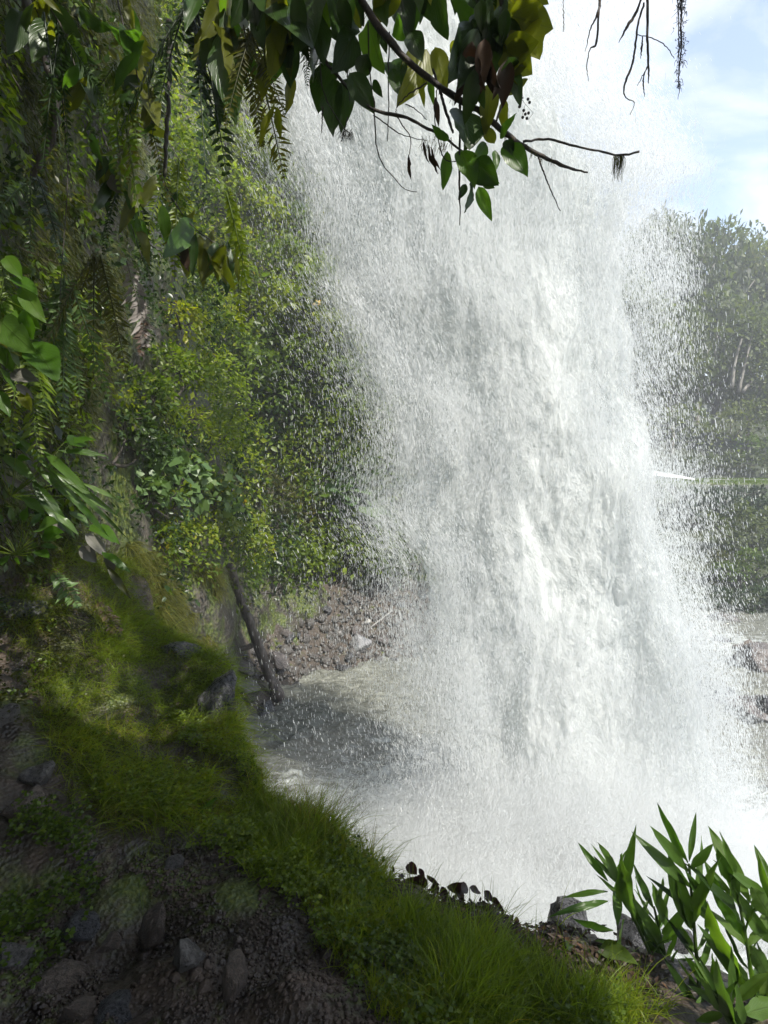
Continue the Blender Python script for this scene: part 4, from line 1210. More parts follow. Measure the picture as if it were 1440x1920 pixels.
# moss curtain on the near bank
def strands(polys_pts, n, L, W, mat, name, down, tint=.5, jitter=.35, seg=3):
    """thin blades from given root points; down = mean direction"""
    m = len(polys_pts)
    idx = rng.integers(0, m, n); p = polys_pts[idx] + rng.normal(0, .012, (n, 3))
    d = unit(np.asarray(down)[idx if np.ndim(down) > 1 else slice(None)] + rng.normal(0, jitter, (n, 3)))
    le = L * rng.lognormal(0, .4, n) * np.clip(1 + 1.3 * fbm(p * 3.1, 3, 55), .35, 2.2)
    le = np.minimum(le, 2.6 * L)
    side = unit(np.cross(d, unit(rng.normal(0, 1, (n, 3))))) * (W / 2) * rng.lognormal(0, .2, n)[:, None]
    g = np.array([0, 0, -1.0]); vs = []
    for i in range(seg + 1):
        t = i / seg
        c = p + d * (le * t)[:, None] + g * (le * .42 * t * t)[:, None]
        wv = (1 - t) ** .7
        vs.append(c - side * wv); vs.append(c + side * wv)
    V = np.stack(vs, 1); k = 2 * (seg + 1)
    q = np.concatenate([np.stack([np.arange(n) * k + 2 * i, np.arange(n) * k + 2 * i + 1, np.arange(n) * k + 2 * i + 3, np.arange(n) * k + 2 * i + 2], -1) for i in range(seg)])
    ti = np.repeat((tint if np.ndim(tint) == 0 else np.asarray(tint)[idx]) + rng.normal(0, .14, n), k)
    o = link(name, meshdata(name, V.reshape(-1, 3), None, q, mat, ti)); return tag(o, kind='stuff')


def inpoly(u, v, poly):
    poly = np.asarray(poly, float); r = np.zeros(np.shape(u), bool); j = len(poly) - 1
    for i in range(len(poly)):
        a, b = poly[i], poly[j]
        c = ((a[1] > v) != (b[1] > v)) & (u < (b[0] - a[0]) * (v - a[1]) / (b[1] - a[1] + 1e-9) + a[0]); r ^= c; j = i
    return r


sel = inpoly(cu, cv, [(230, 1010), (330, 1030), (405, 1060), (410, 1180), (390, 1210), (240, 1180)]) & (cd < 13)
mp_ = cl[sel]; mp_ = mp_[fbm(mp_ * 1.1, 3, 610) > -.15]
if len(mp_):
    strands(mp_ + np.array([.06, -.03, 0]), 9000, .2, .007, LV['moss'], 'moss', np.array([.5, -.25, -.3]), .55 + .2 * vnoise(mp_ * 1.2, 600))

# ------------------------------------------------------------------ near leaves
def leaf_mesh(shape, wr, bend, seed, mat):
    """leaf of length 1 along +Y, face up +Z, 5 columns x 8 rows, creased along the midrib"""
    g = np.random.default_rng(seed)
    t = np.linspace(0, 1, 13); s_ = np.array([-1, -.5, 0, .5, 1])
    if shape == 'lance': wr = min(wr * .72, .23)
    if shape == 'ovate': wd = np.sin(np.pi * t ** .82) ** .85 * (1 - .25 * t)
    elif shape == 'heart': sp = spline([(0, .15, 0), (.06, .7, 0), (.2, .97, 0), (.4, .98, 0), (.65, .75, 0), (.85, .36, 0), (1, 0, 0)], 60); wd = np.interp(t, sp[:, 0], sp[:, 1])
    elif shape == 'lance': sp = spline([(0, .1, 0), (.15, .55, 0), (.35, .97, 0), (.6, .9, 0), (.82, .5, 0), (.93, .2, 0), (1, 0, 0)], 60); wd = np.interp(t, sp[:, 0], sp[:, 1])
    else: wd = np.interp(t, [0, .1, .3, .45, .5, .65, .72, .9, 1], [.1, .65, .95, .9, .72, .8, .55, .3, 0])   # lobed
    wd = np.maximum(wd, .004)
    X = s_[None] * wd[:, None] * wr * .5
    Y = np.broadcast_to(t[:, None], X.shape).copy()
    Z = np.abs(s_)[None] * wd[:, None] * wr * .16 - bend * (t[:, None] ** 2) + .02 * np.sin(t[:, None] * 11 + g.random() * 6) * np.abs(s_)[None] ** 2 + .012 * g.normal(0, 1, X.shape) * np.abs(s_)[None]
    if shape == 'heart': Y = Y - (np.abs(s_)[None] * .10) * (t[:, None] < .12)
    V = np.stack([X, Y, Z], -1).reshape(-1, 3)
    uv = np.stack(np.broadcast_arrays(s_[None] + 0 * t[:, None], t[:, None] + 0 * s_[None], 0 * X), -1).reshape(-1, 3)
    return meshdata('leaf', V, None, gridq(13, 5), mat, np.full(len(V), .45 + g.normal(0, .16)), uv)


LC = {}


def leaf(root, b, t, wr, mat, shape='ovate', bend=.1, roll=None, label=None, name='leaf', face=None):
    """leaf from base b to tip t, face towards the light side"""
    wq = round(wr * 12) / 12
    key = (shape, wq, round(bend, 1), mat, int(rng.integers(0, 3)))
    if key not in LC: LC[key] = leaf_mesh(shape, wq, round(bend, 1), hash(key[0:2]) % 1000 + key[4] * 7 if False else key[4] * 13 + int(wq * 100), LV[mat])
    b = np.asarray(b, float); t = np.asarray(t, float)
    L = np.linalg.norm(t - b); y = (t - b) / max(L, 1e-6)
    n = unit(EYE - b) if face is None else unit(np.asarray(face, float))
    n = unit(n + rng.normal(0, .35, 3) if roll is None else n + roll)
    x = unit(np.cross(y, n)); z = np.cross(x, y)
    o = link(name, LC[key], root)
    mt = Matrix(((x[0], y[0], z[0], b[0]), (x[1], y[1], z[1], b[1]), (x[2], y[2], z[2], b[2]), (0, 0, 0, 1)))
    o.matrix_basis = Matrix.Translation(-Vector(root.location)) @ mt @ Matrix.Scale(L, 4)
    if label: o['label'] = label
    return o


def px_tube(mb, root, pts, d, r, seg=5, n=None, rough=.0):
    pts = np.asarray(pts, float)
    dd = np.linspace(d, d + (.0 if np.isscalar(d) else 0), len(pts)) if np.isscalar(d) else np.asarray(d)
    q = P(pts[:, 0], pts[:, 1], dd) - np.array(root.location)
    n = n or max(6, 4 * len(pts)); q = spline(q, n)
    if rough: q = q + rng.normal(0, rough, q.shape)
    mb.tube(q, np.interp(np.linspace(0, 1, n), np.linspace(0, 1, len(np.atleast_1d(r))), np.atleast_1d(r)) * (1 + (.25 * rng.random(n) if rough else 0)), seg)
    return q + np.array(root.location)


DB = M['dark_bark']
# --- the mossy branch that crosses in front of the fall
d0 = 2.25
br = empty('mossy_branch', P(690, -60, d0), 'mossy dark branch with glossy green leaves reaching across the front of the waterfall', 'branch')
b = MB(); q1 = px_tube(b, br, [(640, -80), (690, 20), (760, 110), (850, 180), (900, 210), (960, 260), (1010, 290), (1060, 312), (1103, 324)], d0, [.013, .012, .011, .010, .009, .006, .003], 6, 48, .0012)
b.build('stem', DB, br)
for pts, r in [([(980, 266), (1005, 262), (1040, 263), (1085, 276), (1120, 283), (1160, 291), (1198, 285)], [.0045, .004, .0035, .004]), ([(1008, 288), (1018, 320), (1032, 355), (1050, 395)], [.003, .0025, .0015]),
               ([(862, 190), (862, 260), (861, 330), (862, 422)], [.005, .004, .004, .0015]), ([(820, 160), (818, 190), (816, 230), (835, 300), (880, 300), (900, 330)], [.002, .002, .002, .0015]),
               ([(812, 130), (826, 175), (838, 215), (850, 250)], [.004, .005, .006, .004]), ([(800, 155), (765, 178), (745, 200), (742, 215)], [.003, .0025, .002, .001])]:
    b = MB(); px_tube(b, br, pts, d0, r, 5, 26, .0012); b.build('twig', DB, br)
SPEC1 = [(838, 283, 833, 358, .42, 'v_green'), (945, 270, 990, 326, .56, 'v_green'), (912, 268, 889, 304, .62, 'v_green'), (890, 302, 932, 347, .8, 'v_dark'), (897, 350, 921, 413, .45, 'v_green'), (884, 342, 877, 398, .42, 'v_dark'),
         (874, 345, 860, 374, .5, 'v_dark'), (863, 280, 892, 344, .5, 'v_green'), (928, 282, 931, 320, .45, 'v_green'), (927, 270, 904, 233, .6, 'v_olive'), (938, 260, 964, 212, .4, 'v_green'), (842, 262, 808, 236, .6, 'v_green'),
         (868, 210, 884, 272, .95, 'v_dark'), (920, 155, 911, 245, .36, 'v_olive'), (944, 185, 946, 250, .34, 'v_olive'), (948, 262, 962, 290, .7, 'v_dark'), (905, 345, 927, 352, .5, 'v_dark'), (880, 245, 871, 290, .4, 'v_dark'), (915, 330, 935, 345, .6, 'v_green')]
for ub, vb, ut, vt, wr, m_ in SPEC1:
    leaf(br, P(ub, vb, d0 + .02 * rng.normal()), P(ut, vt, d0 + .05 * rng.normal()), wr, m_, 'ovate', .1)
for ub, vb, ut, vt in [(795, 262, 797, 305), (803, 270, 812, 326), (808, 275, 818, 320), (816, 182, 822, 232)]:
    leaf(br, P(ub, vb, d0), P(ut, vt, d0), .3, 'brown', 'lance', .2, label='dead curled leaf', name='dead_leaf')
ms = MB()
for c in q1[6:40:2]:
    for _ in range(8):
        e = c + rng.normal(0, .006, 3); ms.tube([e - np.array(br.location), e + np.array([rng.normal(0, .006), rng.normal(0, .006), -.012 - .016 * rng.random()]) - np.array(br.location)], [.0012, .0005], 3)
for _ in range(50):
    c = P(1150 + 20 * rng.random(), 290, d0); ms.tube(spline([c - np.array(br.location), c + np.array([rng.normal(0, .008), 0, -.03]) - np.array(br.location), c + np.array([rng.normal(-.005, .008), 0, -.04 - .07 * rng.random()]) - np.array(br.location)], 4), [.0012, .001, .0008, .0005], 3)
for _ in range(60):
    c = P(790 + 60 * rng.random(), 250 + 30 * rng.random(), d0); ms.tube([c - np.array(br.location), c + np.array([rng.normal(0, .006), 0, -.01 - .03 * rng.random()]) - np.array(br.location)], [.0014, .0005], 3)
tag(ms.build('moss', LV['moss'], br), kind='stuff')

b2 = empty('leafy_branch', P(600, 80, 2.4), 'thinner leafy branch running below the mossy branch with hanging dark leaves', 'branch')
b = MB(); px_tube(b, b2, [(560, 40), (600, 100), (640, 150), (680, 192), (715, 210), (760, 220), (800, 240), (830, 255), (860, 278), (888, 300), (920, 325)], 2.32, [.007, .006, .006, .005, .004, .002], 6, 44, .001); b.build('stem', DB, b2)
for pts in ([(600, 100), (606, 170), (640, 235), (658, 252)], [(690, 40), (693, 130), (702, 210), (705, 268), (716, 305), (740, 335), (760, 355), (782, 360)], [(730, 60), (728, 140), (729, 200), (726, 265)], [(742, 215), (755, 235), (770, 260), (766, 300)],
            [(700, 215), (740, 245), (765, 256), (800, 264)], [(640, 60), (650, 130), (656, 190)], [(760, 195), (780, 205), (800, 225)], [(605, 200), (603, 250)], [(652, 220), (640, 265)]):
    b = MB(); px_tube(b, b2, pts, 2.33, [.0028, .0022, .0014], 4, 22, .0009); b.build('twig', DB, b2)
SPEC2 = [(618, 118, 594, 203, .62, 'v_dark'), (626, 150, 620, 247, .42, 'v_dark'), (650, 150, 641, 243, .38, 'v_dark'), (655, 136, 701, 210, .62, 'v_dark'), (690, 38, 708, 130, .45, 'v_green'), (665, 60, 628, 134, .55, 'v_dark'),
         (712, 46, 724, 100, .4, 'v_dark'), (738, 112, 750, 152, .5, 'v_dark'), (742, 32, 756, 76, .6, 'v_green'), (800, 92, 750, 192, .46, 'v_olive'), (815, 88, 838, 172, .48, 'v_olive'), (795, 138, 791, 200, .32, 'v_olive'), (806, 143, 812, 197, .3, 'v_green'),
         (862, 82, 841, 106, .75, 'v_olive'), (865, 75, 866, 114, .5, 'v_green'), (875, 90, 875, 162, .32, 'v_dark'), (820, -12, 834, 72, .6, 'v_dark'), (612, -10, 588, 92, .5, 'v_green'), (640, -10, 655, 70, .5, 'v_dark'), (575, 10, 560, 90, .5, 'v_dark'),
         (660, -20, 690, 50, .5, 'v_dark'), (715, -20, 720, 40, .45, 'v_dark'), (600, 90, 575, 150, .5, 'v_dark'), (735, 130, 745, 172, .45, 'v_dark'), (690, 100, 672, 150, .6, 'v_dark'), (588, 20, 610, 110, .45, 'v_dark'), (770, 60, 790, 110, .5, 'v_dark'), (700, 150, 716, 182, .5, 'v_dark'), (640, 90, 652, 140, .6, 'v_dark')]
for ub, vb, ut, vt, wr, m_ in SPEC2:
    leaf(b2, P(ub, vb, 2.35 + .05 * rng.normal()), P(ut, vt, 2.33 + .05 * rng.normal()), wr, m_, 'ovate', .1)
for ub, vb, ut, vt in [(767, 290, 766, 335), (700, 180, 702, 210)]:
    leaf(b2, P(ub, vb, 2.33), P(ut, vt, 2.33), .25, 'brown', 'lance', .2, label='dead curled leaf', name='dead_leaf')
ms = MB()
for _ in range(60):
    c = P(635 + 25 * rng.random(), 240 + 15 * rng.random(), 2.33); ms.tube([c - np.array(b2.location), c + np.array([rng.normal(0, .012), 0, -.01 - .035 * rng.random()]) - np.array(b2.location)], [.001, .0004], 3)
tag(ms.build('root_tuft', DB, b2), kind='stuff')

b3_ = empty('lobed_creeper', P(940, -60, 2.15), 'hanging creeper with big lobed yellow-green leaves and a mass of dark dead leaves', 'creeper')
b = MB(); px_tube(b, b3_, [(930, -80), (940, 0), (950, 90), (948, 170), (930, 230)], 2.15, [.009, .008, .006, .003], 6, 24, .001); b.build('stem', DB, b3_)
for ub, vb, ut, vt, wr, sh_ in [(962, 30, 1038, 56, .85, 'heart'), (950, 112, 1006, 76, .95, 'heart'), (952, 98, 996, 138, .95, 'heart'), (952, 168, 992, 150, .62, 'heart'), (965, -22, 1026, 4, .7, 'heart'), (955, 130, 990, 118, .9, 'heart'), (958, 60, 1012, 100, .8, 'lobed'), (960, 5, 1015, 30, .8, 'heart'), (955, 150, 978, 178, .7, 'heart')]:
    leaf(b3_, P(ub, vb, 2.15 + .02 * rng.normal()), P(ut, vt, 2.12 + .03 * rng.normal()), wr, 'v_olive', sh_, .1, label='large lobed yellow-green leaf')
for k_ in range(30):
    ub, vb = 880 + 75 * rng.random(), -20 + 150 * rng.random()
    leaf(b3_, P(ub, vb, 2.13 + .05 * rng.normal()), P(ub + rng.normal(0, 14), vb + 55 + 50 * rng.random(), 2.13 + .05 * rng.normal()), .35 + .25 * rng.random(), 'v_dark' if k_ % 3 else 'brown', 'ovate', .2)
b = MB()
for pts in ([(965, 170), (985, 195), (1000, 212)], [(1000, 212), (990, 225)], [(985, 195), (980, 215)], [(975, 165), (982, 185)]): px_tube(b, b3_, pts, 2.15, .0007, 4, 8)
for u, v in [(974, 168), (976, 176), (978, 184), (990, 186), (993, 192), (974, 200), (982, 207), (985, 214), (988, 222), (980, 220), (991, 212)]:
    c = P(u, v, 2.15) - np.array(b3_.location); b.add(ICO[1][0] * .0055 + c, ICO[1][1])
b.build('berry_sprig', DB, b3_)
# dark leafy mass along the very top
tp = empty('dark_climber', P(700, -80, 2.5), 'dark leafy climber filling the top edge above the branches', 'climber')
b = MB(); px_tube(b, tp, [(420, -60), (560, -40), (720, -45), (900, -40)], 2.5, .008, 6, 24, .002); b.build('stem', DB, tp)
for k_ in range(85):
    ub = 440 + 500 * rng.random(); vb = -90 + 90 * rng.random() - (40 if ub > 650 else 0)
    leaf(tp, P(ub, vb, 2.5 + .12 * rng.normal()), P(ub + rng.normal(0, 25), vb + 60 + 60 * rng.random(), 2.5 + .12 * rng.normal()), .35 + .25 * rng.random(), ['v_dark', 'v_dark', 'v_dark', 'v_green', 'v_olive'][k_ % 5], 'ovate', .1)

# --- hanging aerial roots at the upper right
def roots(label, strands_, d, tufts=(), name='hanging_root'):
    r_ = empty(name, P(strands_[0][0][0][0], -20, d), label, 'root')
    for pts, rd_ in strands_:
        b = MB(); px_tube(b, r_, pts, d, rd_, 5, 6 * len(pts), .0009); b.build('root_strand', DB, r_)
    if tufts:
        b = MB()
        for (u, v0_, v1_, n_, sp_r) in tufts:
            for _ in range(n_):
                v = v0_ + (v1_ - v0_) * rng.random() ** 1.4; c = P(u + rng.normal(0, sp_r), v, d) - np.array(r_.location)
                b.tube(spline([c, c + rng.normal(0, .006, 3) + np.array([0, 0, -.008]), c + rng.normal(0, .008, 3) + np.array([0, 0, -.02])], 4), [.0016, .0014, .001, .0005], 3)
        tag(b.build('moss', DB, r_), kind='stuff')


roots('short thin root hanging just right of the lobed leaves', [([(1057, -15), (1056, 20), (1057, 40), (1056, 60)], [.0012, .0018, .0012])], 2.4)
roots('forked dark root hanging in front of the blue sky left of the root cluster', [([(1126, -20), (1122, 20), (1107, 55), (1097, 97)], [.006, .005, .0025, .001]), ([(1123, 15), (1118, 80), (1106, 92), (1100, 125), (1104, 152)], [.004, .0045, .002, .002, .0008])], 2.4)
roots('cluster of several crooked roots with one curling tip', [([(1208, -20), (1192, 25), (1176, 50), (1160, 80)], [.004, .005, .006, .001]), ([(1208, 5), (1196, 48), (1190, 95), (1184, 125), (1173, 152), (1170, 175), (1178, 186), (1188, 190), (1188, 200), (1181, 215)], [.004, .004, .0045, .002, .0015, .001]),
      ([(1214, -20), (1214, 70), (1216, 125), (1216, 156)], [.005, .005, .004, .0015]), ([(1215, 124), (1206, 140), (1195, 161)], [.003, .002, .001]), ([(1209, 135), (1206, 155), (1209, 182)], [.002, .003, .001]), ([(1196, 65), (1225, 72), (1250, 88), (1264, 110)], [.0015, .002, .0012]), ([(1205, 68), (1203, 90), (1201, 110)], [.002, .004, .001])], 2.4)
roots('long mossy root hanging alone nearest the right edge of the photo', [([(1278, -20), (1277, 40), (1278, 80), (1275, 120), (1272, 150), (1274, 165), (1271, 186)], [.003, .003, .002, .001]), ([(1270, -20), (1272, 60), (1273, 110)], [.002, .002, .001])], 2.4, [(1277, -15, 120, 160, 4.5), (1273, 120, 160, 25, 2.5)])

# --- ferns and climbers hanging on the left
def frond(root, base, dirn, L, droop, mat, wr=.28, n=22, label=None, face=None, par=.22):
    """one pinnate frond"""
    dirn = unit(dirn); t = np.linspace(0, 1, n + 2)
    ax = base + dirn * (L * t)[:, None] + np.array([0, 0, -1.0]) * (droop * L * t ** 2)[:, None]
    tn = unit(np.gradient(ax, axis=0)); fc = unit(EYE - base) if face is None else unit(face)
    sd = unit(np.cross(tn, fc)); nn_ = np.cross(sd, tn)
    b = MB(); b.tube(ax - np.array(root.location), np.linspace(.004, .001, len(ax)) * min(1.6, L / .35), 4, .3)
    i = np.arange(1, n + 1); wprof = np.sin(np.pi * np.clip(t[i] * .93 + .08, 0, 1)) ** .7 * L * wr * .5 + .006
    for s_ in (-1, 1):
        a_ = sd[i] * s_ + tn[i] * .5 + rng.normal(0, .2, (n, 3)) + np.array([0, 0, -.25])
        v, f, ti = kites(ax[i] - np.array(root.location), a_, nn_[i] + rng.normal(0, .12, (n, 3)), wprof * rng.lognormal(-.05, .18, n), np.full(n, L / n * .95 * par / .22 * .9) * rng.lognormal(0, .15, n), np.full(n, .5) + rng.normal(0, .08, n))
        b.add(v, f, None, ti)
    o = b.build('frond', LV[mat], root)
    if label: o['label'] = label
    return o


FERNS = [  # u, v, depth, fronds as (tip du, dv), length m, material, label
    (360, -10, 2.7, [(-50, 260), (0, 300), (55, 270), (-95, 210), (90, 220), (20, 230)], 'dark', 'dark drooping fern hanging from the top between the broad leaf and the branches'),
    (455, 60, 2.5, [(40, 200), (70, 150), (10, 210), (-30, 190), (60, 215)], 'olive', 'yellow-green fern lit from behind just left of the branches'),
    (120, 520, 3.3, [(20, 200), (-40, 230), (60, 190), (-10, 270), (-75, 180)], 'pale', 'pale fern with narrow fronds hanging over the dark hollow on the left'),
    (40, 640, 3.2, [(40, 170), (70, 150), (10, 190), (-20, 170)], 'mid', 'green fern drooping at the left edge below the pale fern'),
    (180, 480, 3.5, [(-20, 180), (20, 210), (-60, 190), (50, 170), (0, 150)], 'olive', 'brownish olive fern hanging left of the dead grey frond'),
    (330, 300, 3.6, [(10, 170), (50, 150), (-20, 150), (-40, 170)], 'bright', 'light green fern dangling above the dead grey frond'),
    (425, 360, 3.8, [(0, 180), (18, 220), (-30, 160), (35, 170)], 'bright', 'bright narrow fern dangling in front of the sunlit slope'),
    (110, 40, 2.4, [(-60, 200), (-20, 240), (40, 230), (80, 190)], 'dark', 'blackish fern in the top left corner'),
    (215, 130, 2.9, [(-40, 180), (10, 220), (50, 200), (-70, 130)], 'mid', 'mid-green fern left of the long dark leaf'),
    (60, 330, 3.0, [(-30, 160), (20, 190), (60, 150), (-60, 120)], 'dark', 'dark fern on the shaded left wall below the corner fern'),
    (285, 210, 3.0, [(-30, 150), (30, 170), (5, 190)], 'olive', 'small olive fern among the hanging vines'),
    (570, 60, 2.5, [(10, 120), (-10, 100), (25, 90)], 'dark', 'tiny dark fern sprig hanging at the left end of the branches'),
    (0, 480, 2.9, [(20, 150), (50, 120), (-20, 160)], 'mid', 'fern cut by the left edge above the broad-leaved plant'),
    (240, 330, 3.3, [(-60, 120), (-20, 170), (30, 150)], 'dark', 'dim fern on the wall above the olive fern'),
]
for u, v, d, tips, m_, lab in FERNS:
    b0 = P(u, v, d); r_ = empty('hanging_fern', b0, lab, 'fern', 'ferns hanging on the left wall')
    for du, dv in tips:
        tpt = P(u + du, v + dv, d + rng.normal(0, .12)); mid = b0 + (tpt - b0) * .5 + np.array([0, -.08, .12])
        L = np.linalg.norm(tpt - b0) * 1.0
        frond(r_, b0 + rng.normal(0, .02, 3), (tpt + np.array([0, 0, .3 * L]) - b0) + rng.normal(0, .12, 3) * L, L * rng.uniform(.7, 1.05), .3, m_, rng.uniform(.2, .32), int(rng.integers(20, 34)), face=unit(EYE - b0) + rng.normal(0, .5, 3))
df = empty('dead_fern', P(238, 480, 3.2), 'withered pale grey fern frond hanging on the left slope', 'fern')
frond(df, P(238, 490, 3.2), P(258, 560, 3.2) - P(238, 490, 3.2), .34, .05, 'dead', .42, 16, par=.26)
frond(df, P(258, 560, 3.2), P(272, 640, 3.2) - P(258, 560, 3.2), .27, .05, 'dead', .5, 12, par=.26)
frond(df, P(270, 600, 3.2), P(262, 680, 3.2) - P(270, 600, 3.2), .2, .05, 'brown', .4, 10)

VINES = [  # label, stem, depth, n leaves, leaf px, materials
    ('vine with one very long dark leaf hanging beside the ferns', [(400, -40), (415, 20), (425, 60)], 2.6, [(425, 45, 432, 215, .34, 'v_dark'), (400, 20, 380, 130, .3, 'v_dark'), (432, 60, 460, 170, .28, 'v_dark'), (410, 30, 415, 250, .25, 'v_dark')]),
    ('climber with upright backlit green leaves near the top left', [(215, -20), (235, 60), (260, 150), (275, 220)], 2.8, [(240, 70, 255, 130, .5, 'v_green'), (250, 100, 232, 40, .4, 'v_olive'), (262, 160, 300, 225, .35, 'v_olive'), (240, 0, 250, 60, .3, 'v_olive'), (232, -20, 246, 50, .25, 'v_olive'), (270, 90, 282, 150, .35, 'v_olive'), (255, 140, 238, 200, .5, 'v_dark')]),
    ('vine with a pale green curled leaf left of the bright fern', [(190, 240), (210, 300), (228, 345), (255, 400)], 3.2, [(220, 335, 268, 378, .45, 'v_olive'), (255, 415, 285, 500, .35, 'v_olive'), (205, 330, 225, 362, .5, 'v_grey'), (240, 400, 262, 470, .3, 'v_green'), (200, 290, 180, 340, .4, 'v_dark'), (170, 250, 186, 300, .3, 'v_green')]),
    ('trailing stem with dangling yellowish leaves and one black dead leaf', [(300, 330), (340, 400), (380, 440), (430, 470)], 3.5, [(340, 440, 348, 505, .45, 'brown'), (375, 440, 385, 540, .35, 'v_olive'), (395, 450, 410, 530, .3, 'v_olive'), (420, 465, 430, 545, .3, 'v_olive'), (352, 455, 350, 520, .5, 'v_olive'), (405, 455, 395, 505, .4, 'v_green'), (440, 475, 448, 530, .3, 'v_olive')]),
    ('dangling leaf pair at the left edge of the upper fall, one dark, one olive', [(530, -30), (535, 50), (543, 100)], 2.4, [(545, 85, 543, 160, .5, 'v_dark'), (545, 135, 540, 216, .42, 'v_olive'), (520, 60, 510, 140, .45, 'v_olive'), (500, 100, 490, 190, .4, 'v_olive'), (535, 20, 520, 90, .4, 'v_olive'), (515, 195, 480, 275, .3, 'v_olive'), (520, 200, 525, 262, .35, 'v_olive')]),
    ('shadowed vine with broad leaves high in the top left corner', [(60, -30), (120, 60), (150, 160)], 2.6, [(90, 10, 150, 70, .5, 'v_dark'), (130, 60, 170, 150, .45, 'v_green'), (120, 90, 110, 170, .4, 'v_dark'), (100, 40, 60, 110, .5, 'v_dark'), (150, 120, 180, 190, .4, 'v_dark'), (40, 20, 20, 100, .5, 'v_dark'), (150, 20, 200, 60, .4, 'v_dark')]),
]
for lab, st, d, lv in VINES:
    r_ = empty('hanging_vine', P(st[0][0], st[0][1], d), lab, 'vine')
    b = MB(); px_tube(b, r_, st, d, [.004, .003, .002], 5, 18, .0015); b.build('stem', DB, r_)
    spx = spline([(u_, v_, 0) for u_, v_ in st], 30)
    for k_ in range(16):
        c_ = spx[rng.integers(0, 30)]; L = rng.uniform(35, 90)
        leaf(r_, P(c_[0] + rng.normal(0, 16), c_[1] + rng.normal(0, 12), d + .08 * rng.normal()), P(c_[0] + rng.normal(0, 34), c_[1] + L, d + .1 * rng.normal()), rng.uniform(.2, .42), ['v_olive', 'v_dark', 'v_green', 'v_olive'][k_ % 4], 'lance' if k_ % 2 else 'ovate', .1)
    for ub, vb, ut, vt, wr, m_ in lv: leaf(r_, P(ub, vb, d), P(ut, vt, d + .08 * rng.normal()), wr, m_, 'ovate' if wr > .33 else 'lance', .1)
for lab, st, d, rr in [('thin pale rootlet slanting across the top left shade', [(0, 100), (40, 170), (80, 240), (110, 300)], 2.5, .002), ('long straight aerial root down the left wall', [(128, 300), (125, 380), (118, 470), (112, 560)], 2.9, .0025), ('dark ropy root beside the dark fern', [(318, 40), (316, 130), (314, 240), (310, 330)], 2.8, .012),
                       ('aerial root looping under the climber leaves', [(60, 0), (95, 90), (118, 200), (125, 290), (140, 360)], 2.6, .003), ('mossy liana along the left wall', [(40, -20), (80, 90), (105, 180), (95, 260), (60, 330)], 2.9, .022), ('thin root swinging right of the olive fern', [(300, 240), (330, 290), (360, 340), (395, 420)], 3.2, .002),
                       ('fine rootlet crossing the broad-leaved plants on the left', [(0, 430), (40, 465), (100, 490), (135, 500)], 2.8, .0015), ('slender root dropping past the dead grey frond', [(245, 420), (262, 470), (285, 530), (290, 570)], 3.1, .002), ('hanging root in front of the pale tall tree', [(452, 420), (455, 500), (450, 560)], 3.8, .002)]:
    r_ = empty('aerial_root', P(st[0][0], st[0][1], d), lab, 'root')
    b = MB(); px_tube(b, r_, st, d, [rr, rr * .9, rr * .6], 6, 26, rr * .25); b.build('root_strand', M['bark'] if rr > .01 else DB, r_)
    if rr > .015:
        lb = LB(); [lb.clump(P(u, v, d) - np.array(r_.location), .05, 60, .02, .4) for u, v in st]; tag(lb.build('moss', LV['moss'], r_), kind='stuff')
# --- broad-leaved and lance-leaved plants at the left edge
def fan_plant(name, cat, label, base, d, leaves, stems=True, stem_mat='v_ginger'):
    r_ = empty(name, P(base[0], base[1], d), label, cat)
    for L_ in leaves:
        ub, vb, ut, vt, wr, m_, sh_ = L_[:7]
        db, dt = d + .04 * rng.normal(), d + .06 * rng.normal()
        bend = L_[7] if len(L_) > 7 else .15
        o = leaf(r_, P(ub, vb, db), P(ut, vt, dt), wr, m_, sh_, bend, roll=rng.normal(0, .3, 3) + np.array([0, 0, .5]))
        if len(L_) > 8: o['label'] = L_[8]
        if stems:
            b = MB(); px_tube(b, r_, [base, ((base[0] + ub) / 2 + rng.normal(0, 5), (base[1] + vb) / 2), (ub, vb)], np.array([d, (d + db) / 2, db]), [.003, .002, .0015], 4, 8); b.build('stem', LV['mid'], r_)
    return r_


fan_plant('broadleaf_plant', 'plant', 'broad-leaved plant with drooping glossy leaves at the left edge under the ferns', (0, 560), 2.7, [(10, 560, 70, 610, .5, 'v_green', 'ovate'), (0, 600, 60, 660, .55, 'v_ginger', 'ovate'), (20, 520, 70, 545, .5, 'v_green', 'ovate'), (45, 580, 60, 640, .5, 'v_green', 'ovate'), (0, 640, 48, 668, .5, 'v_olive', 'ovate'), (10, 480, 40, 520, .5, 'v_green', 'ovate'), (40, 540, 80, 600, .45, 'v_ginger', 'ovate'), (-20, 600, 20, 690, .5, 'v_green', 'ovate')])
fan_plant('broadleaf_plant', 'plant', 'plant with pale shining leaves and one large toothed leaf at the left edge', (10, 700), 2.7, [(20, 700, 70, 712, .6, 'v_grey', 'ovate', .1, 'pale shining leaf'), (62, 645, 105, 705, .62, 'v_green', 'ovate'), (30, 720, 65, 748, .45, 'v_grey', 'ovate', .1, 'pale shining leaf'), (0, 690, 30, 730, .5, 'v_green', 'ovate'), (15, 650, 40, 690, .5, 'v_ginger', 'ovate'), (0, 650, 40, 640, .5, 'v_ginger', 'ovate'), (40, 735, 58, 770, .5, 'v_olive', 'ovate'), (-10, 730, 20, 780, .5, 'v_green', 'ovate')])
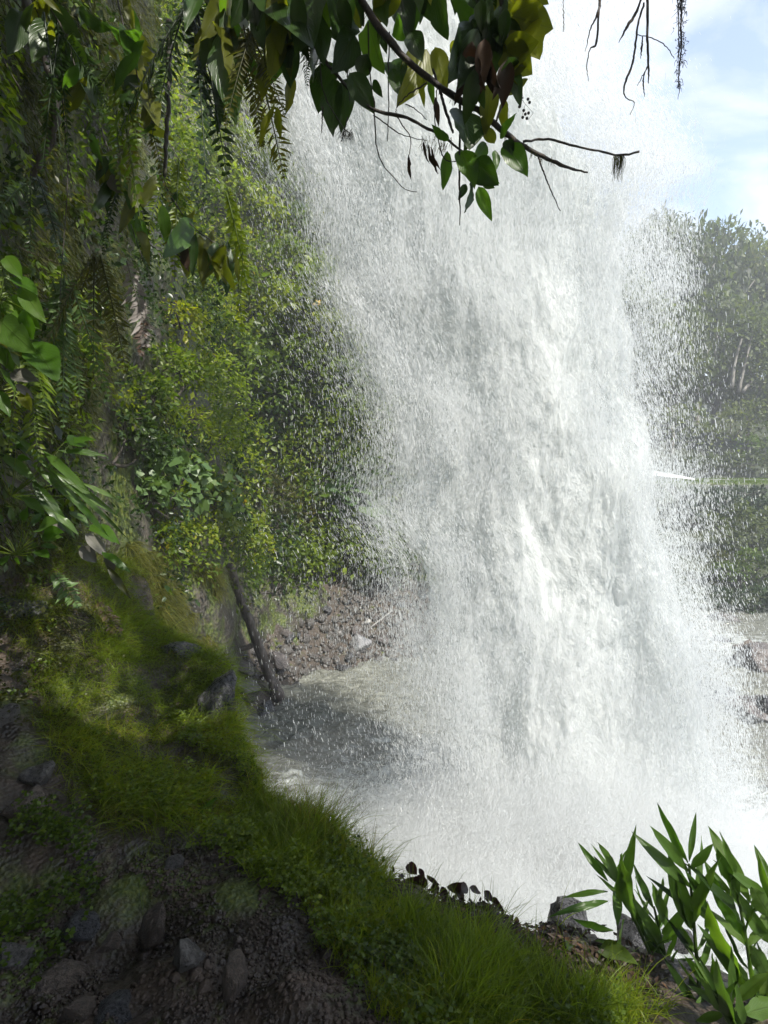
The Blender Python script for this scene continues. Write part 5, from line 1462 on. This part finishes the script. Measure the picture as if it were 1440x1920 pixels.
fan_plant('lance_leaf_plant', 'plant', 'arching plant with long narrow leaves bending over the mound on the left', (20, 930), 3.3, [(0, 800, 90, 870, .22, 'v_ginger', 'lance'), (30, 820, 110, 890, .2, 'v_ginger', 'lance'), (60, 870, 180, 960, .16, 'v_ginger', 'lance', .3), (90, 880, 215, 960, .13, 'v_ginger', 'lance', .3), (120, 900, 240, 1003, .12, 'v_ginger', 'lance', .4), (150, 905, 232, 935, .2, 'v_ginger', 'lance', .3), (60, 900, 130, 1000, .22, 'v_ginger', 'lance', .3), (130, 930, 205, 1000, .2, 'v_green', 'lance', .3), (20, 840, 60, 830, .3, 'v_green', 'lance'), (0, 850, 70, 900, .3, 'v_ginger', 'lance'), (0, 890, 60, 920, .35, 'v_grey', 'lance'), (30, 860, 55, 860, .7, 'v_green', 'ovate'), (40, 930, 85, 960, .5, 'v_ginger', 'lance'), (100, 960, 150, 1000, .4, 'v_ginger', 'lance'), (120, 830, 175, 820, .35, 'v_green', 'lance'), (110, 845, 200, 850, .25, 'v_ginger', 'lance'), (130, 835, 160, 822, .6, 'v_green', 'ovate'), (80, 845, 150, 905, .2, 'v_ginger', 'lance', .3)])
fan_plant('leafy_herb', 'plant', 'small bushy herb with bright leaves on the rocky shelf at the left edge', (30, 1040), 3.2, [(30 + 50 * math.cos(a), 1010 + 35 * math.sin(a), 30 + 85 * math.cos(a), 1005 + 55 * math.sin(a), .5, 'v_green' if i % 3 else 'v_ginger', 'ovate') for i, a in enumerate(np.linspace(0, 6.1, 17))])
fan_plant('dead_leaf_spray', 'plant', 'limp greyish dead leaves lying below the arching plant on the mound', (90, 985), 3.7, [(85, 985, 152, 992, .34, 'v_grey', 'lance', .1, 'long grey dead leaf'), (150, 1025, 182, 1055, .7, 'v_grey', 'ovate', .1, 'broad grey dead leaf'), (160, 1000, 205, 1045, .4, 'v_grey', 'ovate', .1, 'grey brown dead leaf'), (196, 1045, 212, 1078, .55, 'v_grey', 'ovate', .1, 'pale grey dead leaf'), (200, 1060, 242, 1120, .22, 'olive', 'lance', .3), (190, 1035, 240, 1065, .35, 'v_green', 'lance', .3), (170, 985, 222, 1008, .4, 'v_green', 'ovate', .2), (130, 960, 170, 985, .6, 'v_ginger', 'ovate')], stems=False)
fr = empty('mound_fern', on_ledge(112, 1100), 'pale green fern frond lying across the mossy mound', 'fern')
frond(fr, on_ledge(112, 1095) + np.array([0, -.05, .08]), P(185, 1178, 3.75) - P(112, 1100, 4.1), .46, .12, 'pale', .34, 18, face=(0, -.5, 1), par=.3)
fr = empty('mound_fern', on_ledge(190, 1135), 'withered brown fern frond beside the pale green one on the mound', 'fern')
frond(fr, on_ledge(190, 1135) + np.array([0, -.05, .07]), P(250, 1215, 3.8) - P(190, 1140, 4.1), .42, .12, 'brown', .34, 16, face=(0, -.5, 1), par=.3)
fan_plant('plantain', 'plant', 'single broad ribbed green leaf standing in the clover by the rim', (385, 1540), 2.75, [(378, 1535, 366, 1484, .5, 'v_green', 'ovate'), (385, 1530, 400, 1490, .5, 'v_green', 'ovate'), (372, 1530, 350, 1500, .4, 'v_green', 'ovate')], stems=False)
fan_plant('red_fallen_leaf', 'leaf', 'reddish brown ribbed leaf at the edge of the gravel', (600, 1735), 2.1, [(610, 1740, 582, 1697, .6, 'v_red', 'ovate', .1), (612, 1738, 592, 1752, .5, 'v_grey', 'ovate', .1, 'pale underside of the leaf')], stems=False)

# --- red-leaved plant and the lance-leaved clump at the lower right
rp_ = empty('red_leaf_plant', P(850, 1730, 2.4), 'low plant with dark maroon leaves on the rim against the white water', 'plant')
for ub, vb, ut, vt, wr in [(767, 1620, 781, 1641, .9), (786, 1628, 797, 1650, .5), (770, 1645, 747, 1670, .85), (782, 1643, 791, 1677, .75), (801, 1641, 825, 1664, .32), (813, 1655, 818, 1682, .7), (828, 1662, 836, 1693, .65), (842, 1668, 866, 1662, .5), (855, 1666, 875, 1699, .6), (866, 1668, 879, 1660, .9), (880, 1664, 906, 1674, .45), (908, 1670, 925, 1691, .65), (905, 1688, 913, 1711, .7), (924, 1683, 941, 1707, .42), (925, 1700, 936, 1735, .4), (874, 1694, 905, 1708, .4), (860, 1690, 876, 1712, .6), (900, 1700, 880, 1722, .6), (915, 1705, 930, 1728, .6), (845, 1695, 860, 1718, .6), (820, 1690, 835, 1715, .5)]:
    leaf(rp_, P(ub, vb, 2.42 + .03 * rng.normal()), P(ut, vt, 2.4 + .03 * rng.normal()), wr, 'v_red', 'heart' if wr > .7 else 'ovate', .2)
    b = MB(); px_tube(b, rp_, [(ub + rng.normal(0, 12) + 8, 1740), (ub + 3, (vb + 1740) / 2), (ub, vb)], 2.42, [.0025, .002, .0012], 4, 8); b.build('stem', LV['v_red'], rp_)
GSPEC = {
    'lance-leaved clump nearest the maroon plant, with two leaves arching left': ([(1290, 1920), (1225, 1800), (1165, 1670), (1150, 1640)], 2.1, [(1140, 1652, 1083, 1580, .24), (1162, 1664, 1131, 1584, .34), (1189, 1727, 1156, 1610, .32), (1140, 1671, 1053, 1676, .16, .4), (1140, 1690, 1051, 1702, .16, .4), (1158, 1735, 1156, 1650, .42), (1150, 1745, 1071, 1728, .24, .2), (1165, 1790, 1160, 1720, .5), (1175, 1660, 1160, 1630, .3)]),
    'small lance-leaved shoot standing second from the maroon plant': ([(1280, 1900), (1250, 1800), (1226, 1700)], 2.15, [(1226, 1705, 1186, 1621, .26), (1222, 1772, 1253, 1677, .26), (1250, 1740, 1228, 1660, .3), (1215, 1720, 1195, 1665, .3), (1230, 1690, 1247, 1650, .3), (1240, 1780, 1200, 1720, .3)]),
    'tall lance-leaved stem whose thin top leaves stand highest': ([(1320, 1940), (1305, 1780), (1292, 1620)], 1.95, [(1297, 1742, 1252, 1605, .36), (1290, 1634, 1226, 1554, .26), (1290, 1619, 1232, 1514, .13), (1292, 1616, 1305, 1524, .17), (1295, 1628, 1336, 1587, .55), (1330, 1724, 1294, 1636, .26), (1306, 1790, 1262, 1720, .36), (1295, 1660, 1330, 1670, .5), (1300, 1700, 1345, 1735, .3)]),
    'broad lance-leaved stem with a wide blade rising left of the right edge': ([(1420, 1940), (1405, 1800), (1380, 1660)], 1.9, [(1399, 1772, 1320, 1620, .22), (1406, 1690, 1331, 1550, .3), (1369, 1655, 1348, 1600, .24), (1402, 1712, 1455, 1668, .38), (1399, 1776, 1455, 1700, .34), (1391, 1830, 1314, 1708, .38), (1365, 1690, 1385, 1620, .25), (1385, 1680, 1362, 1575, .2)]),
    'lance-leaved stem cut by the right edge of the photo': ([(1460, 1940), (1450, 1800), (1445, 1650)], 1.9, [(1446, 1655, 1414, 1584, .32), (1448, 1700, 1420, 1610, .14), (1440, 1760, 1490, 1640, .3), (1445, 1720, 1400, 1650, .36), (1440, 1830, 1400, 1760, .4), (1430, 1880, 1460, 1800, .4)]),
    'shaded lance-leaved shoot with wide low leaves at the bottom right corner': ([(1400, 1960), (1360, 1880)], 1.75, [(1370, 1890, 1290, 1850, .4), (1380, 1880, 1440, 1820, .4), (1350, 1880, 1330, 1790, .42), (1400, 1900, 1460, 1880, .4), (1360, 1900, 1300, 1915, .4), (1340, 1860, 1280, 1790, .35), (1420, 1870, 1400, 1790, .35)]),
}
for lab, (st, d, lv) in GSPEC.items():
    r_ = empty('lance_leaf_shoot', P(st[0][0], st[0][1], d), lab, 'plant', 'lance-leaved clump at the lower right')
    b = MB(); px_tube(b, r_, st, d, [.008, .006, .004], 6, 18); b.build('stem', LV['v_ginger'], r_)
    for L_ in lv:
        ub, vb, ut, vt, wr = L_[:5]
        leaf(r_, P(ub, vb, d), P(ut, vt, d + .07 * rng.normal()), wr, 'v_ginger' if rng.random() < .75 else 'v_green', 'lance', L_[5] if len(L_) > 5 else .1, roll=rng.normal(0, .4, 3))
    for k_ in range(11):
        f_ = .15 + .8 * k_ / 11; sp = spline([(u_, v_, 0) for u_, v_ in st], 30)[int(f_ * 29)]
        sg = 1 if k_ % 2 else -1; L = rng.uniform(70, 125)
        leaf(r_, P(sp[0], sp[1], d), P(sp[0] + sg * L * rng.uniform(.15, .6) - 12, sp[1] - L * rng.uniform(.55, .95), d + .09 * rng.normal()), rng.uniform(.15, .22), 'v_ginger' if k_ % 4 else 'v_dark', 'lance', rng.choice([.2, .3, .4]), roll=rng.normal(0, .5, 3))
# dark broad leaves on the slope under them
for k_, (uc, vc, n_) in enumerate([(1180, 1830, 16), (1080, 1800, 14), (1280, 1860, 16), (1390, 1880, 14)]):
    d = 2.15 - .08 * k_
    r_ = empty('ground_leaf_plant', P(uc, vc + 50, d + .1), ['dark low plant with creased leaves under the lance leaves', 'dark leafy plant tumbling down the rim behind the grass', 'shaded plant with rounded leaves below the tall lance stem', 'dim leafy plant in the bottom right corner'][k_], 'plant')
    for _ in range(n_):
        a = rng.random() * 6.28; r1 = 10 + 45 * rng.random(); L = 40 + 35 * rng.random()
        ub, vb = uc + r1 * math.cos(a), vc + r1 * .8 * math.sin(a)
        leaf(r_, P(ub, vb, d + .1 * rng.random()), P(ub + L * math.cos(a + .3), vb + L * (.4 + .4 * math.sin(a)), d + .05 * rng.normal()), .45, 'v_dark' if rng.random() < .6 else 'v_ginger', 'ovate', .2, roll=np.array([0, 0, .9]) + rng.normal(0, .3, 3))
    b = MB(); px_tube(b, r_, [(uc, vc + 60), (uc - 10, vc)], d + .08, [.004, .003], 5, 6); b.build('stem', LV['v_dark'], r_)

# ------------------------------------------------------------------ grass, clover, moss and gravel on the ledge
vis = (LD > .5) & (edge_sd(LP[:, :2]) < .06)
# triangle-jittered surface samples (spread evenly over the ledge grid)
def surf(poly, soft=0):
    s_ = inpoly(LU + (rng.normal(0, soft, len(LU)) if soft else 0), LVv + (rng.normal(0, soft, len(LU)) if soft else 0), poly) & vis
    return LP[s_]


MOUND = [(60, 1035), (250, 1040), (330, 1175), (440, 1230), (490, 1420), (500, 1510), (420, 1560), (330, 1555), (180, 1540), (100, 1400), (40, 1250), (20, 1130)]
FRONT = [(470, 1490), (560, 1520), (700, 1630), (740, 1720), (860, 1775), (1040, 1835), (1160, 1880), (1240, 1930), (740, 1930), (650, 1790), (560, 1680), (430, 1600)]
def jit(p, n):
    q = p[rng.integers(0, len(p), n)]; xy = q[:, :2] + rng.uniform(-.018, .018, (n, 2))
    return np.c_[xy, np.maximum(ledge_z(xy), q[:, 2] - .12)]
pm = surf(MOUND, 14); pf = surf(FRONT, 14)
a = jit(pm, 26000); dn = np.c_[.35 + 0 * a[:, 0], -.55 + 0 * a[:, 0], .55 + 0 * a[:, 0]]
keep = fbm(a * 3.2, 3, 700) > -.12; a = a[keep]
o = strands(a, 30000, .15, .0032, LV['grass'], 'grass', np.array([.45, -.5, .55]), .42 + .35 * fbm(a * 1.3, 3, 701), .4, 4)
a = jit(pm, 20000)
strands(a, 26000, .06, .004, LV['moss'], 'moss', np.array([.2, -.3, .8]), .5 + .4 * fbm(a * 1.8, 3, 703), .6, 2)
a = jit(pf, 24000); a = a[fbm(a * 2.2, 3, 704) > -.3]
strands(a, 30000, .12, .0028, LV['grass'], 'grass', np.array([.12, -.1, 1.0]), .46 + .3 * fbm(a * 1.6, 3, 705), .38, 4)
a = jit(surf([(740, 1750), (860, 1800), (1040, 1850), (1190, 1930), (860, 1930)], 14), 9000)
strands(a, 12000, .19, .0030, LV['grass'], 'grass', np.array([.1, .0, 1.0]), .45, .3, 5)
def clover(name, poly, n, size, seed, mat='bright', thr=-.05, hgt=.05):
    p = jit(surf(poly, 16), n); p = p[fbm(p * 3.0, 3, seed) > thr]
    b = LB(); k_ = len(p)
    c = p + np.array([0, -.02, .01]) + np.abs(rng.normal(0, hgt, (k_, 1))) * np.array([.1, -.25, 1])
    for j in range(3):
        a_ = rng.random(k_) * 6.28
        ax = np.stack([np.cos(a_), np.sin(a_), .1 + 0 * a_], -1)
        ln_ = size * rng.lognormal(0, .3, k_)
        v, t, ti = kites(c, ax, rng.normal(0, .45, (k_, 3)) + np.array([.1, -.5, 1]), ln_, ln_ * .85, .4 + rng.normal(0, .15, k_)); b.add(v, t, None, ti)
    tag(b.build(name, LV[mat]), kind='stuff')
clover('clover', [(170, 1380), (300, 1350), (470, 1420), (620, 1560), (700, 1650), (650, 1770), (560, 1690), (440, 1610), (300, 1545), (190, 1530)], 9000, .013, 710)
clover('clover', [(620, 1560), (740, 1730), (1000, 1830), (1160, 1890), (1160, 1930), (760, 1930), (660, 1800), (560, 1690)], 5500, .011, 711, 'mid', 0)
clover('clover', [(0, 1540), (160, 1540), (200, 1640), (110, 1800), (0, 1800)], 1600, .014, 712, 'mid', .0)
clover('clover', [(30, 1170), (140, 1180), (140, 1420), (40, 1330)], 1500, .012, 713, 'olive', .0)
clover('clover', [(60, 1040), (250, 1040), (330, 1180), (300, 1260), (100, 1200)], 2500, .011, 714, 'olive', .0)
pg = surf([(130, 1600), (430, 1590), (560, 1680), (660, 1790), (760, 1930), (0, 1930), (0, 1800)], 10)
b = MB(); v0, f0 = ICO[0]
g_ = jit(pg, 7000); fkeep = fbm(g_ * 3, 3, 720) > -.2; g_ = g_[fkeep]
for p in g_:
    b.add(p + np.array([0, 0, .002]) + v0 * rng.lognormal(math.log(.0055), .45) * (.55 + .6 * rng.random((12, 1))) * np.array([1, 1, .7]), f0)
tag(b.build('gravel', M['soil'], None, False), kind='stuff')
# weeds and litter against the left wall
lb = {'dark': LB(), 'mid': LB(), 'olive': LB(), 'bright': LB()}
for _ in range(3000):
    i = rng.integers(20, nt_ // 4); j = rng.integers(0, nz_); p = cl[i, j]
    q = proj(p)
    if q[2] < 1.2 or q[0] < -120 or q[0] > 420 or q[1] < -120 or q[1] > 1080: continue
    kk = ['dark', 'mid', 'olive', 'mid', 'bright'][rng.integers(0, 5)]
    lb[kk].clump(p + CN[i] * .05, .08 + .15 * rng.random(), 30, .04 + .045 * rng.random(), .3 + rng.normal(0, .1), out=CN[i], ar=.5, droop=.9)
for kk, b in lb.items():
    if b.v: tag(b.build('undergrowth', LV[kk]), kind='stuff')

p = jit(surf([(700, 1660), (860, 1700), (1020, 1745), (1180, 1800), (1240, 1880), (1120, 1870), (900, 1790), (760, 1740)], 8), 2600)
lb = LB(); k_ = len(p); a_ = rng.random(k_) * 6.28
v, t, ti = kites(p + np.array([0, 0, .012]) + np.abs(rng.normal(0, .012, (k_, 1))) * np.array([0, 0, 1]), np.stack([np.cos(a_), np.sin(a_), rng.normal(0, .3, k_)], -1), rng.normal(0, .4, (k_, 3)) + np.array([0, -.2, 1]), .028 * rng.lognormal(0, .4, k_), .014 * rng.lognormal(0, .3, k_), .4 + rng.normal(0, .2, k_))
lb.add(v, t, None, ti); tag(lb.build('leaf_litter', LV['brown']), kind='stuff')

# mosses and rootlets hanging on the near wall
sel = (cu < 300) & (cu > -80) & (cv > -60) & (cv < 1050) & (cd < 6.5) & (cd > 1.5)
wp = cl[sel]; wn = np.broadcast_to(CN[:, None], cl.shape)[sel]
ix = rng.integers(0, len(wp), 26000); wp2 = wp[ix] + rng.normal(0, .09, (26000, 3)) * np.array([.25, 1, 1]); wn2 = wn[ix]
kq = fbm(wp2 * 1.7, 3, 800) > -.1; wp2, wn2 = wp2[kq], wn2[kq]
strands(wp2 + wn2 * .04, 11000, .13, .006, LV['moss'], 'moss', wn2 * .5 + np.array([0, 0, -.6]), .4 + .4 * fbm(wp2 * 1.1, 3, 801), .35, 3)

a = jit(pm, 9000); a = a[fbm(a * 2.0, 3, 810) > .05]
strands(a, 6000, .11, .003, LV['drygrass'], 'dry_grass', np.array([.3, -.5, .5]), .5, .6, 3)
a = jit(surf([(470, 1470), (560, 1510), (700, 1610), (720, 1660), (640, 1640), (520, 1560)], 10), 3000)
strands(a, 2600, .17, .0024, LV['grass'], 'grass', np.array([.15, .2, 1.0]), .55, .35, 4)
strands(a, 900, .2, .0022, LV['drygrass'], 'dry_grass', np.array([.2, .2, 1.0]), .5, .35, 4)

# small growth in the corner between ledge and wall
q_ = surf([(-40, 980), (120, 1000), (120, 1150), (60, 1300), (-40, 1380)], 12)
b1, b2b = LB(), LB()
for _ in range(110):
    p = q_[rng.integers(0, len(q_))]
    (b1 if rng.random() < .5 else b2b).clump(p + np.array([.02, -.02, .02]), .05 + .06 * rng.random(), 34, .03, .35 + rng.normal(0, .12), ar=.6)
for b, k_ in ((b1, 'olive'), (b2b, 'mid')): tag(b.build('undergrowth', LV[k_]), kind='stuff')
